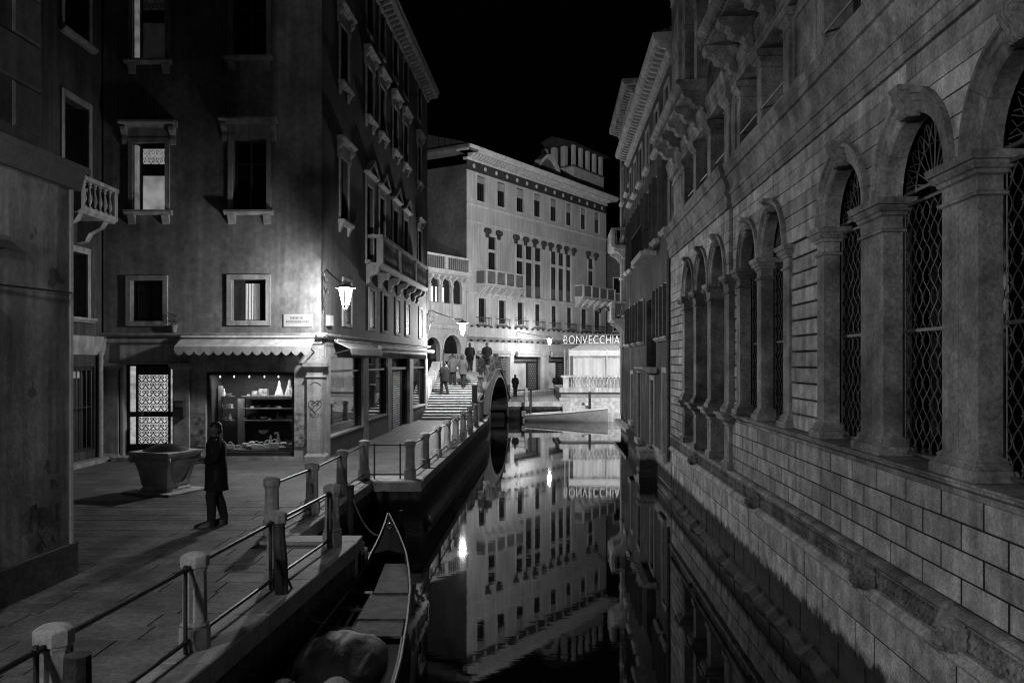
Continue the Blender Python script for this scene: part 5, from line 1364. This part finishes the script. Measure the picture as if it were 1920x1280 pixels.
# illuminated letters
sg = thing('letter_sign', 'large illuminated white capital letters above the restaurant canopy', 'sign', (6, 60.5, 4))
part('sign_frame', MB().box(3.5, 9.3, 60.6, 60.68, 3.95, 4.0).box(3.5, 9.3, 60.6, 60.68, 4.62, 4.66), mat('grey_frame', .25), sg)
lw = emit('letter_light', 1, .55)
curx = 3.62; fnt = None
for ch in 'BONVECCHIATI':
    cvv = bpy.data.curves.new('letter', 'FONT'); cvv.body = ch; cvv.size = .86; cvv.extrude = .03; cvv.offset = -.012; cvv.align_x = 'LEFT'
    to = bpy.data.objects.new('letter_tmp', cvv); COL.objects.link(to)
    dg = bpy.context.evaluated_depsgraph_get(); me = bpy.data.meshes.new_from_object(to.evaluated_get(dg))
    wd = max((v.co.x for v in me.vertices), default=.3)*.68
    bpy.data.objects.remove(to); me.materials.clear(); me.materials.append(lw)
    o = bpy.data.objects.new('letter', me); COL.objects.link(o); o.parent = sg; o.location = Vector((curx, 60.55, 3.98))-ROOT[sg.name]; o.rotation_euler = (PI/2, 0, 0); o.scale = (.68, 1, 1)
    curx += wd+.07
# house behind on the right and low quay wall
bh = thing('background_house', 'dim house with small windows behind the restaurant canopy', 'house', (14, 88, 0))
m = holes_wall(MB(), 9.6, 20, 0, 14.5, [hole(u, z, .9, 1.5) for u in (10.7, 12.6) for z in (2.5, 5.8, 9.6)]); G = Fr((0, 86), (1, 0), (0, -1))
part('wall', m, mat('background_plaster', .12, var=.4), bh, G)
for u in (10.7, 12.6):
    for z in (2.5, 5.8, 9.6): window(bh, G, u, z, .9, 1.5, HS, fw=.1, sill='plain', bars=False)
part('roof', MB().box(9.4, 20, -8, .5, 14.5, 14.8), MATS['roof_tiles'], bh, G)
# ================================================================== boat at the far quay, poles
bt = thing('motor_boat', 'pale open boat moored along the far quay', 'boat', (3.6, 56, WATER))
B0, B1 = Vector((.95, 56.0, 0)), Vector((6.2, 55.2, 0)); rings = []; inner = []
ax = (B1-B0); ln = ax.length; ax.normalize(); pn = Vector((-ax.y, ax.x, 0))
for i in range(15):
    t = i/14; c = B0+ax*ln*t; hb = .75*(1-max(0, (t-.45)/.55)**2.2)*(.85+.15*min(1, t*4)); hb = max(hb, .02); zt = -.72+.42*t**1.3; zb_ = WATER-.12+.35*max(0, t-.75)
    sec = [(-1,1),(-.9,.45),(-.55,.0),(.55,.0),(.9,.45),(1,1)]
    rings.append([tuple(c+pn*hb*a+Vector((0,0,zb_+(zt-zb_)*b))) for a, b in sec]+[tuple(c+pn*hb*.86*a+Vector((0,0,zb_+.1+(zt-zb_-.1)*b))) for a, b in sec[::-1]])
part('hull', MB().loft(rings), mat('boat_hull', .24, rough=.4, var=.2, sc=4), bt, smooth=True)
part('gunwale', MB().tube([r[0] for r in rings], .045, 6).tube([r[5] for r in rings], .045, 6), mat('boat_trim', .55), bt, smooth=True)
part('foredeck', MB().loft([[Vector(r[0])+Vector((0,0,-.01)), Vector(r[5])+Vector((0,0,-.01)), Vector(r[5])+Vector((0,0,-.04)), Vector(r[0])+Vector((0,0,-.04))] for r in rings[9:]]), mat('boat_deck', .4), bt)
part('thwart', MB().add([tuple(B0+ax*ln*.4+pn*s*.6+ax*e+Vector((0,0,z))) for z in (-.9,-.86) for s, e in ((-1,0),(1,0),(1,.25),(-1,.25))], [(0,1,2,3),(4,5,6,7),(0,1,5,4),(1,2,6,5),(2,3,7,6),(3,0,4,7)]), mat('boat_deck', .4), bt)
part('outboard', MB().rloft(B0.x-.3, B0.x-.05, B0.y-.15, B0.y+.15, [(-1.3,-.06),(-.9,-.06),(-.85,.02),(-.55,.03),(-.5,-.04)]), mat('outboard_grey', .15), bt)
pole('leaning mooring pole at the stern of the far boat', 1.25, 56.3, .85, (-.1, 0), r=.1)
pole('straight mooring pole standing before the terrace balustrade', 5.1, 56.0, .75, r=.1)
solo('street_bracket', MB().tube([S_ for S_ in [RE.p(46.9,.1,5.0), RE.p(46.8,.35,5.3), RE.p(46.7,.9,5.75), RE.p(46.7,1.15,5.6)]], .045, 6).ell(tuple(RE.p(46.7,1.2,5.5)), (.1,.1,.14), 8, 6), DARKIRON(), 'black iron bracket jutting over the canal from the tall corner house', 'bracket', smooth=True)
fr2 = thing('quay_railing', 'short iron railing where the bridge meets the far quay', 'railing', (.9, 58.5, 0), 'quay railings')
for x, y in ((-.2, 58.4), (.95, 58.2)): put('post', PM, fr2, XY, x, y, .02)
part('rail', MB().tube([(-.2,58.4,.8),(.95,58.2,.8)], .025, 6).tube([(-.2,58.4,.4),(.95,58.2,.4)], .025, 6), DARKIRON(), fr2)
# ================================================================== lanterns
def lantern(label, base, out, head, power, rad=.15, s=1.0, lz=.24):
    """wall bracket from base (on the wall) reaching to the lantern head position (bottom of glass)"""
    t = thing('wall_lantern', label, 'street lamp', base, 'street lanterns')
    b = Vector(base); h = Vector(head); dv = Vector((h.x-b.x, h.y-b.y, 0)); L_ = dv.length; dv.normalize()
    P = lambda a, z: tuple(b+dv*a+Vector((0,0,z)))
    top = h.z+.66*s-b.z
    m = MB()
    m.tube([P(.02,top-.35),P(.03,top+.15),P(.12,top+.36),P(.28,top+.42),P(.45,top+.32),P(L_*.62,top+.1),P(L_*.8,top-.02),P(L_-.02,top-.01)], .024*s, 6)
    m.tube([P(.02,top-.75),P(.02,top+.25)], .022, 6)
    m.tube([P(.03,top-.7),P(.12,top-.55),P(.16,top-.35),P(.28,top-.12),P(.36,top-.1),P(.42,top-.18),P(.36,top-.24)], .015, 5)
    m.tube([P(.08,top+.28),P(.2,top+.05),P(.12,top-.1),P(.22,top-.2),P(.1,top-.5)], .013, 5)
    m.tube([P(.28,top+.35),P(.36,top+.18),P(.3,top+.08),P(.4,top+.0)], .012, 5)
    part('bracket', m, DARKIRON(), t, smooth=True)
    c = MB(); k = 6
    z = h.z
    c.lathe([(.0001,z+.66*s),(.03*s,z+.65*s),(.035*s,z+.60*s),(.14*s,z+.56*s),(.265*s,z+.49*s),(.265*s,z+.475*s),(.0001,z+.475*s)], h.x, h.y, 12)
    part('cap', c, mat('lamp_enamel', .3, rough=.4, var=.1), t)
    g = MB(); g.lathe([(.10*s,z+.02*s),(.19*s,z+.44*s)], h.x, h.y, 6); g.f = g.f[:-2]
    part('glass', g, lampglass(), t)
    f = MB()
    for j in range(6):
        a = 2*PI*(j+.5)/6; ca, sa = math.cos(a), math.sin(a)
        f.tube([(h.x+.1*s*ca,h.y+.1*s*sa,z+.02*s),(h.x+.19*s*ca,h.y+.19*s*sa,z+.46*s)], .013*s, 4)
        f.tube([(h.x+.1*s*ca,h.y+.1*s*sa,z+.02*s),(h.x+.08*s*ca,h.y+.08*s*sa,z-.05*s),(h.x,h.y,z-.12*s)], .014*s, 4)
    for q, zz in ((.1, .02), (.195, .45)): f.tube([(h.x+q*s*math.cos(a),h.y+q*s*math.sin(a),z+zz*s) for a in [2*PI*i/12 for i in range(13)]], .01*s, 4)
    part('cage', f, WHITEST() if False else IRONGREY(), t)
    part('bulb', MB().ell((h.x,h.y,z+.06*s), (.03*s,.03*s,.05*s), 8, 6), emit('lamp_bulb', 1, 30), t, smooth=True)
    l = bpy.data.lights.new('lantern_light', 'POINT'); l.energy = power; l.shadow_soft_size = rad
    o = bpy.data.objects.new('lantern_light', l); COL.objects.link(o); o.parent = t; o.location = Vector((h.x, h.y, z+lz*s))-ROOT[t.name]
    return t
cx = S.p(24.3, 0, 0)
lantern('bright street lantern on a scrolled bracket at the plastered building corner', (XC+.02, 23.68, 4.35), None, (-4.37, 22.4, 4.2), P_CORNER, s=.98, lz=.33)
lantern('bright lantern hanging at the far end of the corner building by the bridge', tuple(S.p(DE-.3, .0, 4.7)), None, (-2.5, 43.2, 4.15), P_BRIDGE, s=1.1)
ht = HT(984)
lantern('small bright lantern projecting from the hotel facade over the quay', tuple(H.p(HT(966), .05, 5.0)), None, tuple(H.p(HT(966)+.6, 2.9, 4.1)), P_HOTEL, s=1.0)
bl = lantern('assumed street lantern on an iron post on the quay behind the viewer', (-5.3, -5.0, 4.2), None, (-4.86, -5.0, 4.2), P_BACK_ASSUMED, s=1.3)  # assumed lamp out of view, inferred from shadows and the lit wall strip
part('assumed_lamp_post', MB().lathe([(.16,0),(.16,.15),(.1,.25),(.07,.5),(.055,4.0),(.05,5.3)], -5.3, -5.0, 10), DARKIRON(), bl, smooth=True)  # post made up to carry the assumed lantern

lantern('unseen quay lantern added round the corner of the tall house to light the hotel', tuple(RE.p(E1+.02, -2.2, 8.0)), None, tuple(RE.p(E1+.9, -2.2, 7.6)), P_QUAY_ADDED, s=1.4)  # added lamp, hidden from the camera, that brightens the hotel facade
lantern('unseen lantern added on the near left house to light the palazzo arches', tuple(LF.p(5.3, -.12, 5.6)), None, tuple(LF.p(5.3, .85, 5.2)), P_FILL, s=1.0)  # added fill lamp that gives the palazzo front relief
# ================================================================== well head
wl_ = thing('well_head', 'flared square stone well head with domed metal lid in the campo', 'well', (-7.3, 18.0, 0))
WR = Matrix.Rotation(math.radians(-20), 4, 'Z')
def wr(mb): mb.v = [tuple(WR @ Vector(v)+Vector((-7.3, 18.0, 0))) for v in mb.v]; return mb
WS = mat('well_stone', .55, var=.35, sc=4, bump=.6, bsc=16, stain=.4)
h_ = .40
prof = [(.05,-.05),(.1,-.05),(.12,-.075),(.16,-.08),(.18,-.065),(.35,-.04),(.55,.0),(.66,.035),(.68,.05),(.70,.05),(.71,.035),(.74,.04),(.76,.07),(.78,.1),(.80,.105),(.81,.12),(.86,.125),(.875,.11)]
part('body', wr(MB().rloft(-h_, h_, -h_, h_, prof)), WS, wl_)
for sg in (-1, 1):
    for ax in (0, 1):
        arch_ = [(.26*math.cos(t), .62-.42*math.sin(t)**1.0) for t in [PI*i/12 for i in range(13)]]
        pts = [((sg*(h_-.065+.15*(z-.15)+.012), q, z) if ax == 0 else (q, sg*(h_-.065+.15*(z-.15)+.012), z)) for q, z in arch_]
        part('carved_shield', wr(MB().tube(pts, .018, 5)), WS, wl_, smooth=True)
part('plinth', wr(MB().tbox(-.62, .62, -.6, .6, 0, .05, .012)), WHITEST(), wl_)
bosses = MB()
for s1 in (-1, 1):
    for s2 in (-1, 1): part('corner_scroll', wr(MB().ell((s1*.47, s2*.47, .72), (.06,.06,.085), 8, 6)), WS, wl_, smooth=True)

lid = MB().lathe([(.46,.865),(.46,.885),(.40,.91),(.3,.96),(.16,1.0),(.0001,1.015)], k=18); lid.lathe([(.02,1.01),(.03,1.03),(.001,1.05)], k=8)
part('lid', wr(lid), mat('lid_metal', .06, rough=.35, metal=.7, var=.4, sc=6), wl_, smooth=True)

# ================================================================== gondola
gd = thing('gondola', 'black gondola with board covers and a tarp moored below the quay', 'gondola', (-2.0, 11, WATER))
def GC(d):
    if d < 12.7: return -1.87-.033*(d-9.7)
    q = d-12.7; return -1.97-.04*q-.018*q*q
def GHB(d):
    T = [(2.9,.02),(4,.22),(6,.5),(8,.6),(9.7,.6),(11.2,.54),(12.7,.45),(14.6,.29),(15.8,.14),(16.8,.012)]
    for (a, x), (b, y) in zip(T, T[1:]):
        if a <= d <= b: return x+(y-x)*(d-a)/(b-a)
    return .012
def GZ(d): return -.66+.40*max(0, (d-12.0)/4.8)**1.7+.5*max(0, (5.5-d)/3)**2
rings = []; outer = [[], []]
for i in range(44):
    d = 3.2+(16.8-3.2)*i/43; c = GC(d); hb = GHB(d); zt = GZ(d); zb_ = WATER-.15+.62*max(0, (d-14.3)/2.5)**1.5
    sec = [(-1,1),(-.82,.35),(-.5,0),(.5,0),(.82,.35),(1,1)]
    rings.append([(c+hb*a, d, zb_+(zt-zb_)*b) for a, b in sec]+[(c+hb*.93*a, d, zb_+.07+(zt-zb_-.07)*b) for a, b in sec[::-1]])
    outer[0].append((c-hb, d, zt+.01)); outer[1].append((c+hb, d, zt+.01))
GB = mat('gondola_lacquer', .008, rough=.5, var=.4, spec=.15, bump=.05)
part('hull', MB().loft(rings), GB, gd, smooth=True)
part('gunwale', MB().tube(outer[0], .022, 6).tube(outer[1], .022, 6), mat('gunwale_trim', .04, rough=.5, var=.4), gd, smooth=True)
fd = MB().loft([[(GC(d)-GHB(d)*.9,d,GZ(d)-.02),(GC(d),d,GZ(d)+.05*min(1,GHB(d)*3)),(GC(d)+GHB(d)*.9,d,GZ(d)-.02),(GC(d),d,GZ(d)-.06)] for d in (14.6,14.9,15.3,15.7,16.1,16.5,16.75)]); part('foredeck', fd, mat('foredeck_paint', .012, rough=.85, spec=.03), gd)
part('floor', MB().loft([[(GC(d)-GHB(d)*.75,d,-1.05),(GC(d)+GHB(d)*.75,d,-1.05),(GC(d)+GHB(d)*.75,d,-1.02),(GC(d)-GHB(d)*.75,d,-1.02)] for d in (5,7,9,11,13,14.4)]), mat('gondola_floor', .03), gd)
BW = mat('weathered_board', .075, spec=.12, rough=.7, var=.8, sc=5, bump=.4, bsc=12, streak=.0, stain=.3)
def board(d0, d1, f0, f1, z, th=.03):
    v = []
    for zz in (z-th, z):
        for d, f in ((d0,f0),(d0,f1),(d1,f1),(d1,f0)): v.append((GC(d)+GHB(d)*f, d, zz))
    return MB().add(v, [(3,2,1,0),(4,5,6,7),(0,1,5,4),(1,2,6,5),(2,3,7,6),(3,0,4,7)])
for d0, d1, f0, f1, z in ((12.42, 14.2, -.12, .96, -.615), (11.25, 12.44, -.22, .97, -.64), (10.6, 11.23, -.2, .97, -.66)): part('cover_board', board(d0, d1, f0, f1, z), BW, gd)
for k in range(3): part('cross_plank', board(11.0+k*.85, 11.12+k*.85, -.95, -.25, -.7), mat('dark_wood', .035), gd)
for f in (-.78, -.55, -.34): part('oar_rest', board(10.7, 12.2, f, f+.09, -.72), BW, gd)
part('side_panel', board(9.1, 10.5, .5, .95, -.72), mat('gondola_floor', .03), gd)
from mathutils import noise as MN
tp = MB(); rr = []
for i in range(34):
    d = 8.8+1.85*i/33; f = math.sin(PI*min(1, (i+1.5)/35))**.7; ring = []
    for j in range(41):
        a = PI*j/40; ca, sa = math.cos(a), max(0, math.sin(a))
        p = Vector((ca*2.2, d*1.6, sa*2.2)); fold = abs(MN.noise(p*.8))*1.3+.35*abs(MN.noise(p*2.0))
        r = .5*(.72+.32*f)*(1+.08*(fold-.4)); ring.append((GC(d)-.08-r*ca, d+.05*MN.noise(p*2), -.80+.42*f*sa**.65*(1+.2*(.35-fold))+.006*MN.noise(p*6)))
    rr.append(ring+[(GC(d)+.3,d,-.95),(GC(d)-.3,d,-.95)])
tp.loft(rr); TP = mat('dark_tarp', .02, rough=.55, var=.4, sc=5, bump=.6, bsc=9)
o = solo('tarp', tp, TP, 'dark crumpled tarp heaped over the middle of the gondola', 'tarp', smooth=True)
for x, y, r, lb, v in ((-1.72, 8.35, .25, 'pale striped cover on the rear gondola seat at the lower edge', .3), (-2.22, 8.3, .24, 'greyer rounded seat cover beside the pale striped one', .12)):
    s_ = MB(); rg = []
    for i in range(9):
        z = -.85+.5*i/8; q = math.sqrt(max(.0001, 1-(i/8.2)**2.6)); rg.append([(x+r*q*math.cos(a)*(1+.05*math.sin(a*9)), y+r*.9*q*math.sin(a)*(1+.05*math.sin(a*9)), z) for a in [2*PI*k/28 for k in range(28)]])
    s_.loft(rg); solo('seat_cover', s_, mat('seat_cloth_%d' % int(v*100), v, var=.35, sc=9, streak=.6), lb, 'seat cover', group='covered gondola seats', smooth=True)

for d in (11.3, 12.0, 12.7, 13.4, 14.1): part('rib', MB().tube([(GC(d)-GHB(d)*.93,d,GZ(d)-.03),(GC(d)-GHB(d)*.78,d,-.9),(GC(d)-GHB(d)*.4,d,-1.02)], .022, 5), mat('gunwale_trim', .07), gd)
part('fore_ring', MB().tube([(GC(15.9)+.05*math.cos(t),15.9,GZ(15.9)+.07+.05*math.sin(t)) for t in [2*PI*i/10 for i in range(11)]], .01, 5), mat('brass', .5), gd)
def rope(label, pts, sag):
    P = []
    for i in range(13):
        t = i/12; a, b = Vector(pts[0]), Vector(pts[1]); q = a+(b-a)*t; q.z -= sag*4*t*(1-t); P.append(tuple(q))
    solo('mooring_rope', MB().tube(P, .014, 5), mat('old_rope', .16, rough=.9), label, 'rope', smooth=True)
rope('slack mooring rope from the gondola bow to the pole in the recess', ((GC(15.6)-.1,15.6,GZ(15.6)), (-3.1,16.6,.1)), .25)
rope('mooring rope from the gondola side to the leaning pole', ((GC(11)-.5,11,-.62), (-2.72,10.1,.35)), .2)
# ================================================================== small plant on the ledge over the lit door
pp = thing('potted_plant', 'small potted plant on the ledge beside the square mezzanine window', 'plant', F.p(FX(327), .1, ZG+.13))
part('pot', MB().lathe([(.07,ZG+.13),(.1,ZG+.3),(.11,ZG+.3),(.11,ZG+.33)], FX(327), .05, 10), mat('terracotta', .2), pp, F, smooth=True)
lf = MB(); rn = random.Random(4)
for i in range(70):
    a = rn.uniform(0, 2*PI); r = rn.uniform(.02, .2); z = ZG+.34+rn.uniform(0, .3); x = FX(327)+r*math.cos(a); y = .08+abs(r*math.sin(a))*.6; s_ = rn.uniform(.03, .06); b = rn.uniform(0, 2*PI)
    lf.quad((x,y,z),(x+s_*math.cos(b),y+.02,z+s_*.5),(x+s_*1.6*math.cos(b),y+.03,z+s_*rn.uniform(-.3,1)),(x+s_*math.cos(b+.5),y+.01,z))
part('leaves', lf, mat('dark_leaf', .09), pp, F)
solo('conduit', MB().tube([S.p(23.95,.03,3.5), S.p(23.95,.03,4.3), (XC+.06,23.66,4.6)], .016, 5), DARKIRON(), 'thin conduit climbing the building corner to the lantern', 'pipe')
# ================================================================== people
def skin_body(joints, edges):
    me = bpy.data.meshes.new('body'); me.from_pydata([j[0] for j in joints], edges, [])
    o = bpy.data.objects.new('tmp_body', me); COL.objects.link(o)
    md_ = o.modifiers.new('skin', 'SKIN'); md_.use_smooth_shade = True
    for i, j in enumerate(joints): me.skin_vertices[0].data[i].radius = (j[1], j[1] if len(j) < 3 else j[2])
    me.skin_vertices[0].data[0].use_root = True
    s = o.modifiers.new('sub', 'SUBSURF'); s.levels = 2; s.render_levels = 2
    dg = bpy.context.evaluated_depsgraph_get(); out = bpy.data.meshes.new_from_object(o.evaluated_get(dg)); bpy.data.objects.remove(o)
    return out
def figure(stride=.12, bend=(.35, .2), lean=0):
    """facing +x, feet on z=0, height about 1.72"""
    J = []; E = []
    def j(p, r, r2=None): J.append((p, r) if r2 is None else (p, r, r2)); return len(J)-1
    pel = j((0,0,.95), .14, .12); sp = j((.0+lean*.3,0,1.12), .12, .13); ch = j((lean*.6,0,1.32), .135, .16); nk = j((.01+lean,0,1.47), .06); hd0 = j((.02+lean,0,1.55), .07); hd = j((.025+lean,0,1.63), .098, .085); ht_ = j((.015+lean,0,1.69), .075, .07)
    nose = j((.125+lean,0,1.60), .018); 
    E.extend([(pel,sp),(sp,ch),(ch,nk),(nk,hd0),(hd0,hd),(hd,ht_),(hd,nose)])
    for s in (-1, 1):
        ear = j((.0+lean,.085*s,1.61), .02); E.append((hd,ear))
        hp = j((0,.09*s,.9), .095); kn = j((stride*.55*s+.04,.09*s,.5), .062); cf = j((stride*.75*s-.0,.09*s,.33), .058); an = j((stride*s-.03,.09*s,.09), .042); ft = j((stride*s+.06,.1*s,.045), .042); to = j((stride*s+.17,.11*s,.035), .032)
        E.extend([(pel,hp),(hp,kn),(kn,cf),(cf,an),(an,ft),(ft,to)])
        shd = j((lean*.7,.17*s,1.40), .068); el = j((-.03+bend[0]*.2,.25*s,1.13), .048); wr_ = j((bend[0]*.6,.2*s,.98+bend[1]), .034); pm = j((bend[0]*.6+.06,.19*s,.96+bend[1]*1.1), .034, .022)
        E.extend([(ch,shd),(shd,el),(el,wr_),(wr_,pm)])
        for q in range(4):
            f1 = j((bend[0]*.6+.12,.165*s+.016*q,.955+bend[1]*1.1-.006*abs(q-1)), .010); f2 = j((bend[0]*.6+.155-.008*abs(q-1),.165*s+.014*q,.93+bend[1]*1.1), .009)
            E.extend([(pm,f1),(f1,f2)])
        th = j((bend[0]*.6+.08,.15*s,.975+bend[1]*1.1), .011); E.append((pm,th))
    return skin_body(J, E)
def coat_mesh(name, m, z0, z1, flare, lean=0, wz=1.0):
    rg = []
    prof = [(z0,.23*flare,.25*flare),(z0+.12,.215*flare,.24*flare),(.95,.19,.215),(1.12,.17,.2),(1.28,.175,.225),(1.38,.165,.235),(1.44,.12,.19),(1.49,.085,.1),(z1,.08,.085)]
    for i, (z, rx, ry) in enumerate(prof):
        lx = lean*max(0, (z-.9)/.6)
        rg.append([(lx+rx*wz*math.cos(a)*(1+.03*math.sin(5*a+i)), ry*wz*math.sin(a)*(1+.03*math.sin(7*a)), z) for a in [2*PI*k/20 for k in range(20)]])
    return MB().loft(rg, cap=False).mesh(name, m, smooth=True)
def sleeve_mesh(m, bend, lean=0):
    mb = MB()
    for s in (-1, 1): mb.tube([(lean*.7,.16*s,1.42),(-.01,.22*s,1.28),(-.03+bend[0]*.2,.255*s,1.13),(bend[0]*.35,.235*s,1.05+bend[1]*.5),(bend[0]*.58,.205*s,.985+bend[1]*.97)], .07, 8, [.085,.08,.068,.06,.052])
    return mb.mesh('sleeves', m, smooth=True)
def hair_mesh(m, lean=0, hat=False):
    mb = MB(); mb.ell((-.005+lean,0,1.655), (.103,.088,.088), 12, 8); mb.ell((-.05+lean,0,1.6), (.062,.078,.08), 10, 6)
    if hat: mb.lathe([(.135,1.69),(.13,1.70),(.115,1.705),(.11,1.76),(.07,1.785),(.001,1.79)], lean, 0, 14)
    return mb.mesh('hair', m, smooth=True)
SKN = mat('shaded_skin', .07, rough=.5, var=.08, bump=.05); CLO = mat('black_coat_cloth', .006, rough=.9, var=.3, sc=8, bump=.3); TRO = mat('dark_trousers', .016, rough=.9, var=.3)
JAC = mat('grey_jacket_cloth', .05, rough=.9, var=.3); HAI = mat('dark_hair', .012, rough=.5); SHO = mat('black_shoe', .015, rough=.35)
def shoes(m, stride):
    mb = MB()
    for s in (-1, 1):
        c = (stride*s+.05, .105*s)
        mb.loft([[(c[0]+dx+0*w, c[1]+w*math.cos(a), .0+max(0, h*math.sin(a))) for a in [2*PI*k/10 for k in range(10)]] for dx, w, h in ((-.13,.035,.1),(-.1,.05,.13),(-.02,.052,.12),(.08,.055,.085),(.16,.045,.055),(.2,.02,.03))])
    return mb.mesh('shoes', m, smooth=True)
def trousers(m, stride):
    mb = MB()
    for s in (-1, 1): mb.tube([(0,.085*s,.95),(.01,.092*s,.8),(stride*.55*s+.04,.09*s,.5),(stride*.75*s,.09*s,.33),(stride*s-.02,.095*s,.1)], .1, 10, [.125,.115,.085,.078,.07])
    return mb.mesh('trousers', m, smooth=True)
BODY = {}
def person(label, loc, face, stride, bend, z0=.62, flare=1.05, cm_=None, lean=0, hat=False, scale=1.0, wz=1.0, group=None):
    key = (stride, bend, lean)
    if key not in BODY:
        b = figure(stride, bend, lean); b.materials.clear(); b.materials.append(SKN); BODY[key] = b
    t = thing('person', label, 'person', loc, group); t.rotation_euler = (0, 0, face); t.scale = (scale,)*3
    for nm, me in (('body', BODY[key]), ('trousers', trousers(TRO, stride)), ('coat', coat_mesh('coat', cm_ or CLO, z0, 1.5, flare, lean, wz)), ('sleeves', sleeve_mesh(cm_ or CLO, bend, lean)), ('hair', hair_mesh(HAI, lean, hat)), ('shoes', shoes(SHO, stride))): sub(nm, me, t)
    return t
pm_ = person('lone figure in a long dark coat standing beside the well head', (-4.95, 14.3, 0), PI+.3, .1, (.3, .12), z0=.60, flare=.9, scale=1.0, wz=.95, lean=.02)
crowd = [('person in a dark coat climbing the bridge steps closest to the shop pier', 833, 738, None, .9, .14, CLO, 46),
         ('slim person on the upper bridge steps beside the arcade arch', 849, 722, None, .3, .12, JAC, 46),
         ('person in grey near the middle of the bridge steps', 868, 727, None, -.4, .16, JAC, 46),
         ('walker on the right side of the bridge steps by the parapet', 902, 722, None, 2.0, .1, CLO, 46)]
def stepz(d):
    zz = 0
    for a, b in steps:
        if d >= a: zz = b
    return zz
for lb, x, yf, _, face, st, cmm, _d in crowd:
    best = min((abs(677+(CAMZ-stepz(d))*1600/d-yf), d) for d in [s_[0]+.2 for s_ in steps])[1]
    person(lb, ((x-960)*best/1600, best, stepz(best)), face+PI/2, st, (.15, .0), z0=.72, flare=.95, cm_=cmm)
person('dark silhouette crossing the crown of the bridge near the lantern', ((881-960)*50.5/1600, 50.5, 2.1-.0), PI/2, .1, (.15, .0), z0=.72, flare=.95)
person('broad dark silhouette on the bridge crown beside the parapet posts', ((913-960)*50.0/1600, 50.0, 2.1), -PI/2, .08, (.15, .0), z0=.75, flare=1.0, wz=1.15)
person('figure standing before the lit shopfront left of the terrace', ((1043-960)*68/1600, 68, 0), PI/2, .05, (.15, .0), z0=.75, flare=.95, cm_=JAC)
person('figure looking into the shop window between the hotel pilasters', ((966-960)*66/1600, 66, 0), 1.2, .05, (.15, .0), z0=.75, flare=.95)
